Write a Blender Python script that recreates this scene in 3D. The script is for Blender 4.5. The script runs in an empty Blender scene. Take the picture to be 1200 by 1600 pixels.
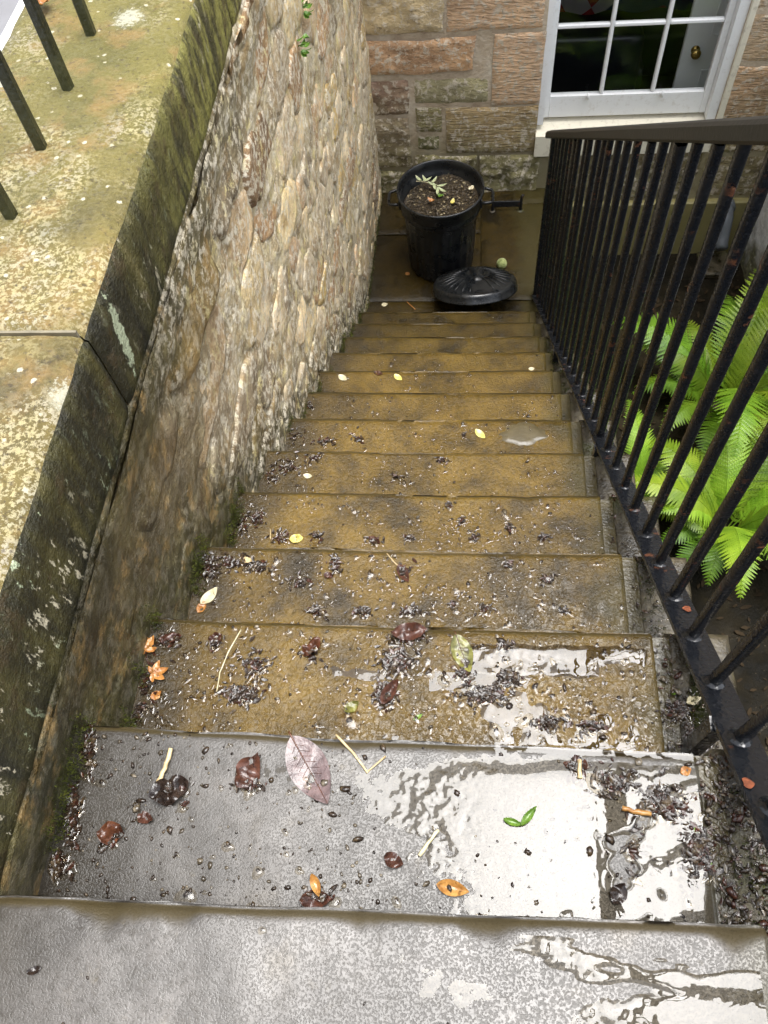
import bpy, math, random
import numpy as np
from mathutils import Matrix, Vector

random.seed(7)
rng = np.random.default_rng(11)
scene = bpy.context.scene
COL = scene.collection

# ------------------------------------------------------------------ camera, sky, sun, exposure
CAM = np.array((0.0595, -0.0487, 1.0667))
MROW = np.array([[0.99517, 0.06161, -0.07638], [-0.01565, 0.86801, 0.49629], [-0.09688, 0.4927, -0.86479]])
FPX = 1234.0
cam = bpy.data.cameras.new("camera"); cam.sensor_width = 36.0; cam.sensor_fit = 'VERTICAL'; cam.sensor_height = 36.0
cam.lens = 36.0 * FPX / 1600.0; cam.clip_start = 0.02; cam.clip_end = 500
cam_ob = bpy.data.objects.new("camera", cam); COL.objects.link(cam_ob)
cm = Matrix.Identity(4)
for i in range(3):
    cm[i][0] = MROW[0][i]; cm[i][1] = MROW[1][i]; cm[i][2] = -MROW[2][i]; cm[i][3] = CAM[i]
cam_ob.matrix_world = cm
scene.camera = cam_ob

SUN_EL, SUN_AZ = math.radians(80), math.radians(58)      # azimuth from +Y (towards the house) to +X (right)
world = bpy.data.worlds.new("World"); scene.world = world; world.use_nodes = True
wn = world.node_tree.nodes; wl = world.node_tree.links
sky = wn.new('ShaderNodeTexSky'); sky.sky_type = 'NISHITA'; sky.sun_disc = False
sky.sun_elevation = SUN_EL; sky.sun_rotation = SUN_AZ; sky.air_density = 1.0; sky.dust_density = 3.0; sky.ozone_density = 1.0
hs = wn.new('ShaderNodeHueSaturation'); hs.inputs['Saturation'].default_value = 0.32   # thin bright overcast
wl.new(sky.outputs[0], hs.inputs['Color'])
bg = wn['Background']; bg.inputs[1].default_value = 0.15
wl.new(hs.outputs[0], bg.inputs[0])
sl = bpy.data.lights.new("sun", 'SUN'); sl.energy = 1.5; sl.angle = math.radians(38); sl.color = (1.0, 0.99, 0.97)
sun = bpy.data.objects.new("sun", sl); COL.objects.link(sun)
sdir = Vector((math.cos(SUN_EL) * math.sin(SUN_AZ), math.cos(SUN_EL) * math.cos(SUN_AZ), math.sin(SUN_EL)))
sun.rotation_euler = sdir.to_track_quat('Z', 'Y').to_euler(); sun.location = (0, 0, 12)
scene.view_settings.view_transform = 'Standard'; scene.view_settings.look = 'None'
scene.view_settings.gamma = 1.0; scene.view_settings.use_curve_mapping = False
scene.view_settings.exposure = 1.6
scene.cycles.max_bounces = 5; scene.cycles.diffuse_bounces = 3; scene.cycles.glossy_bounces = 3; scene.cycles.transparent_max_bounces = 12
scene.cycles.use_adaptive_sampling = True; scene.cycles.adaptive_threshold = 0.02
scene.cycles.caustics_reflective = False; scene.cycles.caustics_refractive = False
scene.cycles.use_denoising = True

# ------------------------------------------------------------------ dimensions (metres)
G, R = 0.26, 0.18436           # going and rise of a step
K = R / G
NST = 13                        # steps 0..12
ZL = -13 * R                    # the landing
YW = 4.355                      # house wall
XR = 0.42                       # right end of the treads
ZG = -2.93                      # sunken area floor
ZC = 0.153                      # top of the coping

def ray(u, v):
    return MROW.T @ np.array([(u - 600) / FPX, (800 - v) / FPX, 1.0])
def hit(u, v, ax, val):
    d = ray(u, v); t = (val - CAM[ax]) / d[ax]; return CAM + t * d
def on_step(u, v, n, dz=0.0):
    return hit(u, v, 2, -n * R + dz)
def wall_x(y):
    y = np.asarray(y, float)
    return -0.546 + 0.008 * np.clip(y, -1, 3) + 0.03 * np.clip((y - 3.0) / 1.35, 0, 1)

# ------------------------------------------------------------------ noise on arrays
_tab = np.random.default_rng(5).random((257, 257))
def vnoise(x, y):
    xi = np.floor(x).astype(int); yi = np.floor(y).astype(int)
    fx = x - xi; fy = y - yi
    fx = fx * fx * (3 - 2 * fx); fy = fy * fy * (3 - 2 * fy)
    a = _tab[xi % 256, yi % 256]; b = _tab[(xi + 1) % 256, yi % 256]
    c = _tab[xi % 256, (yi + 1) % 256]; d = _tab[(xi + 1) % 256, (yi + 1) % 256]
    return (a * (1 - fx) + b * fx) * (1 - fy) + (c * (1 - fx) + d * fx) * fy
def fbm(x, y, s=1.0, o=4, seed=0.0, gain=0.5):
    x = np.asarray(x, float) * s; y = np.asarray(y, float) * s; x, y = .83 * x + .56 * y + seed * 17.31, .83 * y - .56 * x + seed * 9.73
    t = 0; a = 1.0; n = 0
    for _ in range(o):
        t = t + a * vnoise(x, y); n += a; a *= gain
        x, y = 1.62 * x + 1.22 * y + 13.7, 1.62 * y - 1.22 * x + 7.1
    return t / n                      # 0..1
def sstep(a, b, x):
    t = np.clip((x - a) / (b - a), 0, 1); return t * t * (3 - 2 * t)

# ------------------------------------------------------------------ objects
def mesh(name, V, F, smooth=True):
    me = bpy.data.meshes.new(name)
    me.from_pydata([tuple(map(float, v)) for v in V], [], [tuple(map(int, f)) for f in F])
    me.update()
    if smooth: me.polygons.foreach_set('use_smooth', [True] * len(me.polygons))
    return me
def ob(name, me, mat=None, parent=None, loc=None, color=None):
    if mat is not None and me is not None and len(me.materials) == 0:
        for m in (mat if isinstance(mat, (list, tuple)) else [mat]): me.materials.append(m)
    o = bpy.data.objects.new(name, me); COL.objects.link(o)
    if parent is not None: o.parent = parent
    if loc is not None: o.location = loc
    if color is not None: o.color = (*color, 1.0)
    return o
def tag(o, label, cat=None, group=None, kind=None):
    if label: o['label'] = label
    if cat: o['category'] = cat
    if group: o['group'] = group
    if kind: o['kind'] = kind
    return o
def thing(name, label, cat, loc=(0, 0, 0), group=None):
    o = bpy.data.objects.new(name, None); COL.objects.link(o); o.location = loc
    o.empty_display_size = 0.05
    return tag(o, label, cat, group)
class MB:
    """collects geometry for one mesh"""
    def __init__(s): s.V = []; s.F = []; s.n = 0
    def add(s, V, F):
        V = np.asarray(V, float); s.V.append(V); s.F += [tuple(i + s.n for i in f) for f in F]; s.n += len(V)
    def box(s, a, b, rot=None, c=None, bev=0.0):
        (x0, y0, z0), (x1, y1, z1) = a, b
        if bev <= 0:
            V = np.array([(x, y, z) for z in (z0, z1) for y in (y0, y1) for x in (x0, x1)], float)
            F = [(0, 2, 3, 1), (4, 5, 7, 6), (0, 1, 5, 4), (2, 6, 7, 3), (0, 4, 6, 2), (1, 3, 7, 5)]
        else:
            V, F = bevbox(a, b, bev)
        if rot is not None:
            c = np.mean(V, 0) if c is None else np.asarray(c, float)
            V = (V - c) @ np.array(rot).T + c
        s.add(V, F)
    def tube(s, P, rad, n=8, cap=True):
        P = [np.asarray(p, float) for p in P]; m = len(P)
        rad = [rad] * m if np.isscalar(rad) else rad
        V = []; up = None
        for i, p in enumerate(P):
            t = P[min(i + 1, m - 1)] - P[max(i - 1, 0)]; t = t / (np.linalg.norm(t) + 1e-12)
            if up is None:
                up = np.array((0, 0, 1.0)) if abs(t[2]) < .9 else np.array((1.0, 0, 0))
            a = np.cross(t, up); a /= np.linalg.norm(a) + 1e-12; b = np.cross(a, t); up = b
            for k in range(n):
                w = 2 * math.pi * k / n; V.append(p + rad[i] * (math.cos(w) * a + math.sin(w) * b))
        F = [(i * n + k, i * n + (k + 1) % n, (i + 1) * n + (k + 1) % n, (i + 1) * n + k) for i in range(m - 1) for k in range(n)]
        if cap: F += [tuple(range(n))[::-1], tuple((m - 1) * n + k for k in range(n))]
        s.add(V, F)
    def lathe(s, prof, n=48, c=(0, 0, 0), mod=None):
        V = []; m = len(prof)
        for i, (r, z) in enumerate(prof):
            for k in range(n):
                w = 2 * math.pi * k / n; rr = r if mod is None else mod(r, z, w)
                V.append((c[0] + rr * math.cos(w), c[1] + rr * math.sin(w), c[2] + z))
        s.add(V, [(i * n + k, i * n + (k + 1) % n, (i + 1) * n + (k + 1) % n, (i + 1) * n + k) for i in range(m - 1) for k in range(n)])
    def me(s, name, smooth=False):
        V = np.concatenate(s.V) if s.V else np.zeros((0, 3)); return mesh(name, V, s.F, smooth)
def bevbox(a, b, bev):
    a = np.array(a, float); b = np.array(b, float); V = []; idx = {}
    for sx in (0, 1):
        for sy in (0, 1):
            for sz in (0, 1):
                c = np.array([(a, b)[s][i] for i, s in enumerate((sx, sy, sz))]); inn = np.array([bev if s == 0 else -bev for s in (sx, sy, sz)])
                for ax in range(3):
                    p = c + inn; p[ax] = c[ax]; idx[(sx, sy, sz, ax)] = len(V); V.append(p)
    F = []
    for ax in range(3):
        o1, o2 = [i for i in range(3) if i != ax]
        for s in (0, 1):
            q = []
            for (p, r_) in ((0, 0), (1, 0), (1, 1), (0, 1)):
                k = [0, 0, 0]; k[ax] = s; k[o1] = p; k[o2] = r_; q.append(idx[(*k, ax)])
            F.append(tuple(q) if (s == 1) == (ax != 1) else tuple(q[::-1]))
    for ax in range(3):               # edges along ax
        o1, o2 = [i for i in range(3) if i != ax]
        for p in (0, 1):
            for r_ in (0, 1):
                k0 = [0, 0, 0]; k1 = [0, 0, 0]; k0[o1] = k1[o1] = p; k0[o2] = k1[o2] = r_; k1[ax] = 1
                F.append((idx[(*k0, o1)], idx[(*k1, o1)], idx[(*k1, o2)], idx[(*k0, o2)]))
    for k in [(x, y, z) for x in (0, 1) for y in (0, 1) for z in (0, 1)]:
        F.append(tuple(idx[(*k, ax)] for ax in range(3)))
    return np.array(V), F
def fixn(me):
    import bmesh
    bm = bmesh.new(); bm.from_mesh(me); bmesh.ops.recalc_face_normals(bm, faces=bm.faces); bm.to_mesh(me); bm.free(); return me
def grid_faces(nu, nv, flip=False):
    I = np.arange(nu * nv).reshape(nu, nv)
    q = np.stack([I[:-1, :-1], I[1:, :-1], I[1:, 1:], I[:-1, 1:]], -1).reshape(-1, 4)
    return (q[:, ::-1] if flip else q).tolist()
def copy_tree(o, parent=None):
    c = o.copy(); COL.objects.link(c); c.parent = parent
    for ch in o.children: copy_tree(ch, c)
    return c

# ------------------------------------------------------------------ material helper
class N:
    def __init__(s, name):
        s.m = bpy.data.materials.new(name); s.m.use_nodes = True; s.t = s.m.node_tree
        s.p = s.t.nodes['Principled BSDF']; s.out = s.t.nodes['Material Output']
        s.geo = s.t.nodes.new('ShaderNodeNewGeometry'); s.pos = s.geo.outputs['Position']
        s._tc = None; s._oi = None
    def tc(s, k='Object'):
        if s._tc is None: s._tc = s.t.nodes.new('ShaderNodeTexCoord')
        return s._tc.outputs[k]
    def oi(s, k):
        if s._oi is None: s._oi = s.t.nodes.new('ShaderNodeObjectInfo')
        return s._oi.outputs[k]
    def put(s, sock, v):
        if v is None: return
        if hasattr(v, 'is_linked') or isinstance(v, bpy.types.NodeSocket): s.t.links.new(v, sock)
        elif isinstance(v, (tuple, list)) and len(v) == 3 and sock.type == 'RGBA': sock.default_value = (*v, 1)
        else: sock.default_value = v
    def noise(s, scale, detail=4, rough=0.55, vec=None, dist=0.0, w=None):
        n = s.t.nodes.new('ShaderNodeTexNoise')
        if w is not None: n.noise_dimensions = '4D'; s.put(n.inputs['W'], w)
        s.put(n.inputs['Vector'], vec if vec is not None else s.pos)
        n.inputs['Scale'].default_value = scale; n.inputs['Detail'].default_value = detail
        n.inputs['Roughness'].default_value = rough; n.inputs['Distortion'].default_value = dist
        return n.outputs['Fac']
    def vor(s, scale, feat='F1', vec=None, rnd=1.0):
        n = s.t.nodes.new('ShaderNodeTexVoronoi'); n.feature = feat
        s.put(n.inputs['Vector'], vec if vec is not None else s.pos); n.inputs['Scale'].default_value = scale
        n.inputs['Randomness'].default_value = rnd
        return n.outputs['Distance']
    def wave(s, scale, vec=None, dist=2.0, axis='Z', detail=2, dscale=1.5):
        n = s.t.nodes.new('ShaderNodeTexWave'); n.bands_direction = axis
        s.put(n.inputs['Vector'], vec if vec is not None else s.pos); n.inputs['Scale'].default_value = scale
        n.inputs['Distortion'].default_value = dist; n.inputs['Detail'].default_value = detail; n.inputs['Detail Scale'].default_value = dscale
        return n.outputs['Fac']
    def map(s, vec, scale=(1, 1, 1), rot=(0, 0, 0), loc=(0, 0, 0)):
        n = s.t.nodes.new('ShaderNodeMapping'); s.put(n.inputs['Vector'], vec)
        n.inputs['Scale'].default_value = scale; n.inputs['Rotation'].default_value = rot; n.inputs['Location'].default_value = loc
        return n.outputs[0]
    def ramp(s, f, stops, interp='LINEAR'):
        n = s.t.nodes.new('ShaderNodeValToRGB'); s.put(n.inputs[0], f); e = n.color_ramp.elements; n.color_ramp.interpolation = interp
        while len(e) < len(stops): e.new(0.5)
        for k, (p, c) in zip(e, stops):
            k.position = p; k.color = (*c, 1) if isinstance(c, (tuple, list)) else (c, c, c, 1)
        return n.outputs['Color']
    def mix(s, f, a, b, mode='MIX'):
        n = s.t.nodes.new('ShaderNodeMix'); n.data_type = 'RGBA'; n.blend_type = mode; n.clamp_factor = True
        s.put(n.inputs[0], f); s.put(n.inputs[6], a); s.put(n.inputs[7], b); return n.outputs[2]
    def math(s, op, a, b=None, c=None, clamp=False):
        n = s.t.nodes.new('ShaderNodeMath'); n.operation = op; n.use_clamp = clamp
        s.put(n.inputs[0], a); s.put(n.inputs[1], b); s.put(n.inputs[2], c); return n.outputs[0]
    def lin(s, f, a, b, c=0.0, d=1.0):
        n = s.t.nodes.new('ShaderNodeMapRange'); n.interpolation_type = 'SMOOTHSTEP'
        s.put(n.inputs[0], f)
        for i, v in enumerate((a, b, c, d)): n.inputs[i + 1].default_value = v
        return n.outputs[0]
    def sep(s, vec=None):
        n = s.t.nodes.new('ShaderNodeSeparateXYZ'); s.put(n.inputs[0], vec if vec is not None else s.pos); return n.outputs
    def bump(s, h, strength=0.5, dist=0.01, nrm=None):
        n = s.t.nodes.new('ShaderNodeBump'); n.inputs['Strength'].default_value = strength; n.inputs['Distance'].default_value = dist
        s.put(n.inputs['Height'], h)
        if nrm is not None: s.put(n.inputs['Normal'], nrm)
        return n.outputs[0]
    def done(s, col=None, rough=None, nrm=None, **kw):
        s.put(s.p.inputs['Base Color'], col); s.put(s.p.inputs['Roughness'], rough)
        if nrm is not None: s.put(s.p.inputs['Normal'], nrm)
        for k, v in kw.items(): s.put(s.p.inputs[k.replace('_', ' ')], v)
        return s.m

# ------------------------------------------------------------------ materials
def m_step(name='wet_step_stone', grey=False):
    s = N(name); w = s.math('MULTIPLY', s.oi('Random'), 20.0)
    big = s.noise(3.4, 5, .6, w=w, dist=.8); mid = s.noise(13, 5, .62, w=w); fine = s.noise(95, 3, .6); pit = s.noise(230, 2, .5)
    f = s.math('ADD', s.math('MULTIPLY', big, .62), s.math('MULTIPLY', mid, .42))
    c = s.ramp(f, [(.32, (.009, .0065, .0025)), (.42, (.034, .022, .005)), (.53, (.098, .061, .0095)), (.68, (.165, .105, .02))])
    if grey: c = s.ramp(f, [(.36, (.04, .035, .029)), (.47, (.085, .078, .067)), (.56, (.135, .124, .108)), (.70, (.16, .135, .095))])  # greyer stone for the top two steps, sky sheen painted into the colour
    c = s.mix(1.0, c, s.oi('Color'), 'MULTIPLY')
    c = s.mix(s.lin(fine, .45, .72, 0, .45), c, (.022, .016, .007))
    c = s.mix(s.lin(s.noise(31, 3, .6), .64, .8, 0, .35), c, (.13, .10, .045))
    x, y, z = s.sep()
    dl = s.math('ADD', x, s.math('MULTIPLY', s.noise(7, 4), .22))
    c = s.mix(s.lin(dl, -.46, -.22, .75, 0), c, (.022, .018, .012))       # silt and algae against the wall
    c = s.mix(s.lin(dl, .44, .56, 0, .7), c, (.05, .042, .014))
    rough = s.math('ADD', s.lin(s.noise(5, 4, .6, w=w), .35, .65, .06, .16), s.lin(fine, .4, .7, 0, .10))
    # a water film levels the grain; only the pits stay open
    h = s.math('ADD', s.lin(s.noise(120, 4, .6, dist=.4), .36, .54), s.math('MULTIPLY', s.lin(s.noise(330, 2, .5), .35, .52), .35))
    b = s.bump(s.noise(18, 3, .5), .10, .006, s.bump(h, .5, .0016))
    if grey:
        pp = s.math('MULTIPLY', s.lin(s.noise(330, 3, .6), .36, .54), s.lin(s.noise(120, 4, .65), .28, .44)); c = s.mix(s.math('MULTIPLY', s.math('SUBTRACT', 1.0, pp), .55), c, (.022, .018, .012))
        b = s.bump(s.noise(9, 2, .5), .06, .006, s.bump(pp, .24, .0010)); rough = s.math('ADD', s.lin(s.noise(3.5, 4, .6), .35, .65, .17, .27), s.math('MULTIPLY', s.math('SUBTRACT', 1.0, pp), .14))
    ny_ = s.lin(s.math('ADD', s.sep(s.geo.outputs['Normal'])[1], s.math('MULTIPLY', s.math('SUBTRACT', mid, .5), .4)), .12, .5)      # algae on the noses and risers
    c = s.mix(s.math('MULTIPLY', ny_, .85), c, (.045, .032, .008)); rough = s.math('ADD', rough, s.math('MULTIPLY', ny_, .35))
    return s.done(c, rough, b, IOR=1.47 if grey else 1.4)
def m_kerb():
    s = N('wet_kerb_stone'); f = s.noise(14, 5, .65); g = s.noise(130, 3, .6)
    c = s.ramp(f, [(.35, (.016, .013, .007)), (.5, (.05, .04, .022)), (.68, (.12, .10, .06))])
    c = s.mix(s.lin(s.noise(6, 4), .52, .66, 0, .7), c, (.055, .06, .012))
    c = s.mix(s.lin(g, .45, .7, 0, .5), c, (.03, .025, .018))
    return s.done(c, s.lin(f, .3, .7, .18, .5), s.bump(s.math('ADD', g, f), .7, .006))
def m_joint():
    s = N('mossy_joint_mortar'); f = s.noise(20, 4)
    return s.done(s.ramp(f, [(.3, (.022, .018, .006)), (.7, (.07, .054, .018))]), .25, s.bump(s.noise(150, 3), .5, .003))
def wall_common(s, c, grain):
    x, y, z = s.sep()
    n = s.noise(3.2, 5, .6)
    # damp, algae-brown stain run down from the coping near the top of the flight
    yy = s.math('ADD', y, s.math('MULTIPLY', s.math('SUBTRACT', n, .5), 1.5))
    wet = s.lin(yy, .62, 1.7, 1, 0)
    streak = s.noise(7, 4, .6, vec=s.map(s.pos, (1, 1.6, .6)))
    brown = s.ramp(streak, [(.28, (.012, .010, .0045)), (.42, (.036, .024, .009)), (.56, (.072, .047, .016)), (.72, (.15, .11, .05))])
    c = s.mix(s.math('MULTIPLY', wet, .86), c, brown)
    # green algae close above the treads and in patches
    hh = s.math('ADD', s.math('MULTIPLY_ADD', y, K, z), s.math('MULTIPLY', s.math('SUBTRACT', s.noise(5.5, 4), .5), .5))
    c = s.mix(s.lin(hh, -.02, .3, .85, 0), c, s.ramp(s.noise(30, 4), [(.3, (.012, .012, .004)), (.55, (.038, .038, .009)), (.75, (.095, .088, .025))]))
    top = s.math('ADD', z, s.math('MULTIPLY', s.math('SUBTRACT', s.noise(6, 5, .65), .5), .45))
    c = s.mix(s.math('MULTIPLY', s.lin(top, -.30, -.08, 0, .85), s.lin(y, 1.2, 2.6, 1, .25)), c, s.ramp(streak, [(.3, (.014, .013, .005)), (.5, (.045, .04, .012)), (.7, (.12, .10, .035))]))
    # lichen: pale crusts and yellow dust
    l1 = s.math('MULTIPLY', s.lin(s.noise(38, 6, .75), .48, .56), s.lin(wet, .2, .9, .85, .10))
    c = s.mix(l1, c, s.ramp(s.noise(11, 3), [(.35, (.66, .59, .45)), (.52, (.74, .68, .54)), (.66, (.68, .58, .26))]))
    c = s.mix(s.lin(s.noise(13, 4, .65, w=7.0), .52, .66, 0, .5), c, (.42, .27, .10))
    c = s.mix(s.lin(s.noise(46, 5, .75), .58, .68, 0, .45), c, (.10, .07, .04))
    c = s.mix(s.lin(grain, .56, .74, 0, .4), c, (.07, .05, .03))
    return c, wet
def m_rubble():
    s = N('rubble_stone'); w = s.math('MULTIPLY', s.oi('Random'), 30.0)
    g = s.noise(70, 4, .65); f = s.noise(9, 5, .65, w=w)
    c = s.mix(1.0, s.ramp(f, [(.3, (.38, .31, .24)), (.5, (1.0, .95, .86)), (.68, (1.5, 1.42, 1.2))]), s.oi('Color'), 'MULTIPLY')
    c, wet = wall_common(s, c, g)
    h = s.math('ADD', s.math('MULTIPLY', s.noise(30, 6, .75), 1.3), s.math('MULTIPLY', g, .6))
    return s.done(c, s.lin(wet, 0, 1, .7, .36), s.bump(h, .8, .012))
def m_mortar():
    s = N('wall_mortar'); g = s.noise(85, 4, .7); f = s.noise(12, 5, .7)
    c = s.ramp(f, [(.3, (.28, .205, .11)), (.5, (.58, .48, .29)), (.68, (.72, .64, .44))])
    c = s.mix(s.lin(s.noise(6, 5, .65, w=2.0), .40, .56, .5, 0), c, (.18, .125, .07))
    c, wet = wall_common(s, c, g)
    h = s.math('ADD', s.math('MULTIPLY', s.noise(32, 6, .75), 1.3), s.math('MULTIPLY', g, .7))
    return s.done(c, s.lin(wet, 0, 1, .75, .4), s.bump(h, .8, .011))
def m_coping():
    s = N('lichened_coping'); f = s.noise(5, 6, .66); g = s.noise(105, 6, .76); sp = s.noise(160, 3, .6)
    x, y, z = s.sep()
    c = s.ramp(f, [(.33, (.05, .038, .014)), (.46, (.125, .096, .028)), (.58, (.195, .148, .042)), (.72, (.26, .18, .07))])
    far = s.lin(s.math('ADD', y, s.math('MULTIPLY', s.noise(4, 3), .7)), .95, 1.9)
    c = s.mix(s.math('MULTIPLY', far, .6), c, (.16, .15, .028))                 # green-yellow algae towards the street end
    ora = s.lin(s.noise(8, 5, .65), .48, .66, 0, .75)
    c = s.mix(ora, c, (.27, .17, .055))
    wl_ = s.math('MULTIPLY', s.lin(g, .485, .535), s.lin(s.math('SUBTRACT', s.noise(5.5, 3, w=3.0), s.math('MULTIPLY', y, .13)), .27, .46, .12, 1))
    c = s.mix(s.math('MULTIPLY', wl_, .68), c, s.ramp(s.noise(7, 3), [(.38, (.5, .46, .36)), (.52, (.54, .47, .24)), (.68, (.5, .49, .42))]))
    dots = s.math('MULTIPLY', s.lin(s.math('ADD', s.vor(30), s.math('MULTIPLY', s.noise(190, 3), .25)), .24, .29, 1, 0), s.lin(s.noise(6, 3, w=9.0), .42, .52)); c = s.mix(s.math('MULTIPLY', dots, .9), c, (.58, .54, .40))
    ring = s.vor(4.2, vec=None); rr = s.lin(s.math('ADD', ring, s.math('MULTIPLY', s.math('SUBTRACT', g, .5), .5)), .1, .16, .8, 0)
    c = s.mix(rr, c, (.5, .49, .38))
    c = s.mix(s.lin(s.noise(95, 4, .7), .55, .68, 0, .7), c, (.05, .035, .02))
    h = s.math('ADD', s.math('MULTIPLY', g, 1.0), s.math('MULTIPLY', sp, .5))
    return s.done(c, s.lin(f, .3, .7, .38, .7), s.bump(h, .8, .008))
LICHEN = tuple(hit(192, 530, 0, -.541))
def m_coping_side():
    s = N('algae_dark_coping_side'); st = s.noise(9, 5, .62, vec=s.map(s.pos, (1, 1.7, .5))); g = s.noise(42, 5, .72)
    c = s.ramp(st, [(.3, (.008, .008, .004)), (.45, (.024, .022, .008)), (.58, (.056, .05, .013)), (.74, (.13, .11, .04))])
    y = s.sep()[1]
    c = s.mix(s.math('MULTIPLY', s.lin(y, .9, 1.8), s.lin(s.noise(11, 5, .7, vec=s.map(s.pos, (1, 1.6, .5))), .42, .58, .1, .9)), c, (.26, .245, .06))
    li = s.math('MULTIPLY', s.lin(s.noise(30, 5, .72, vec=s.map(s.pos, (1, 1.3, .55))), .585, .64), s.lin(s.noise(3.2, 2, w=4.0), .44, .56, .15, 1))
    c = s.mix(li, c, s.mix(s.lin(s.noise(4, 2), .45, .55), (.4, .46, .3), (.55, .5, .36)))
    c = s.mix(s.lin(s.noise(14, 5, .7), .54, .64, 0, .6), c, (.06, .04, .016))
    c = s.mix(s.lin(g, .58, .68, 0, .5), c, (.12, .11, .055))
    mp_ = s.map(s.pos, (1, 1, 1), (0, 0, 0), tuple(-v for v in LICHEN)); _, py_, pz_ = s.sep(mp_)      # one large pale crust below the joint
    u_ = s.math('SUBTRACT', py_, s.math('MULTIPLY', pz_, .2)); dd = s.math('ADD', s.math('POWER', s.math('DIVIDE', u_, .017), 2.0), s.math('POWER', s.math('DIVIDE', pz_, .078), 2.0))
    dd = s.math('ADD', dd, s.math('MULTIPLY', s.math('SUBTRACT', s.noise(48, 6, .78), .5), 5.0)); c = s.mix(s.lin(dd, .75, .95, .95, 0), c, (.40, .45, .30))
    return s.done(c, .5, s.bump(g, 1.0, .014))
def m_sand(name, tool):
    s = N(name); w = s.math('MULTIPLY', s.oi('Random'), 30.0)
    f = s.noise(5, 6, .65, w=w); g = s.noise(90, 4, .65)
    c = s.mix(1.0, s.ramp(f, [(.28, (.68, .6, .52)), (.48, (1.28, 1.22, 1.14)), (.66, (1.6, 1.5, 1.32))]), s.oi('Color'), 'MULTIPLY')
    x, y, z = s.sep()
    hz = s.math('ADD', z, s.math('MULTIPLY', s.math('SUBTRACT', s.noise(4, 5), .5), .7))
    alg = s.lin(hz, -2.3, -1.5, .9, 0)
    c = s.mix(alg, c, s.ramp(s.noise(17, 4), [(.3, (.07, .062, .022)), (.52, (.2, .175, .07)), (.72, (.36, .33, .17))]))
    crust = s.noise(26, 6, .72)
    c = s.mix(s.lin(crust, .50, .60, 0, .8), c, (.68, .60, .47))
    c = s.mix(s.lin(s.noise(40, 5, .7), .58, .7, 0, .6), c, (.09, .06, .04))
    if tool:
        wv = s.lin(s.noise(1.0, 4, .62, vec=s.map(s.pos, (16, 16, 95)), dist=.35), .3, .7)
        h = s.math('ADD', s.math('MULTIPLY', wv, .6), s.math('MULTIPLY', crust, 1.0))
        c = s.mix(s.math('MULTIPLY', s.lin(wv, .1, .4, 1, 0), .35), c, (.26, .17, .10))
        c = s.mix(s.math('MULTIPLY', s.lin(wv, .75, 1.0), s.lin(crust, .42, .56, 0, .55)), c, (.62, .54, .42))
    else:
        bed = s.noise(14, 5, .65, vec=s.map(s.pos, (1, 1, 2.2)))
        h = s.math('ADD', s.math('MULTIPLY', bed, 1.0), s.math('MULTIPLY', crust, 1.2))
    h = s.math('ADD', h, s.math('MULTIPLY', g, .4))
    return s.done(c, .8, s.bump(h, .9, .016))
def m_housejoint():
    s = N('lime_pointing'); f = s.noise(9, 5, .65)
    z = s.sep()[2]
    c = s.ramp(f, [(.3, (.36, .27, .18)), (.5, (.52, .42, .30)), (.7, (.62, .54, .42))])
    c = s.mix(s.lin(s.math('ADD', z, s.math('MULTIPLY', s.noise(5, 4), .6)), -2.0, -1.4, .75, 0), c, (.17, .155, .065))
    return s.done(c, .85, s.bump(s.noise(60, 5, .7), .8, .01))
def m_paint(name, col, dirt=.25, rough=.42):
    s = N(name); f = s.noise(30, 5, .7); 
    c = s.mix(s.lin(f, .52, .72, 0, dirt), col, (.42, .37, .28))
    return s.done(c, rough, s.bump(s.noise(60, 4), .25, .003))
def m_flat(name, col, rough=.6, var=.35, scale=20, **kw):
    s = N(name); f = s.noise(scale, 4, .6)
    c = s.mix(f, tuple(v * (1 - var) for v in col), tuple(min(1, v * (1 + var)) for v in col))
    return s.done(c, rough, s.bump(s.noise(scale * 4, 3), .25, .003), **kw)
def m_iron():
    s = N('black_painted_iron'); f = s.noise(38, 5, .7); d = s.noise(170, 3, .6); o = s.noise(9, 4, .65, w=s.math('MULTIPLY', s.oi('Random'), 40.0))
    rust = s.math('MULTIPLY', s.lin(f, .55, .62), s.lin(o, .55, .65))
    c = s.mix(s.lin(d, .55, .72, 0, .5), (.008, .009, .011), (.03, .03, .032))
    c = s.mix(rust, c, s.ramp(d, [(.35, (.05, .02, .01)), (.6, (.16, .055, .02)), (.75, (.3, .14, .07))]))
    r_ = s.math('ADD', s.lin(s.noise(24, 3), .35, .7, .16, .36), s.math('MULTIPLY', rust, .4))
    h = s.math('ADD', s.math('MULTIPLY', s.noise(60, 3, .6), .8), s.math('MULTIPLY', s.vor(130), .9))
    return s.done(c, r_, s.bump(h, .4, .0022))
def m_rust():
    s = N('orange_rust'); d = s.noise(120, 4, .6)
    return s.done(s.ramp(d, [(.3, (.08, .022, .01)), (.6, (.24, .065, .022)), (.75, (.36, .13, .06))]), .7, s.bump(d, .6, .004))
def m_bin():
    s = N('black_bin_plastic'); f = s.noise(14, 5, .65); d = s.noise(110, 4, .65)
    c = s.mix(s.lin(f, .45, .7, 0, .55), (.006, .007, .008), (.022, .022, .019))
    c = s.mix(s.math('MULTIPLY', s.lin(d, .62, .72), .5), c, (.12, .11, .085))
    return s.done(c, s.lin(f, .35, .65, .22, .5), s.bump(d, .15, .002))
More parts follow.
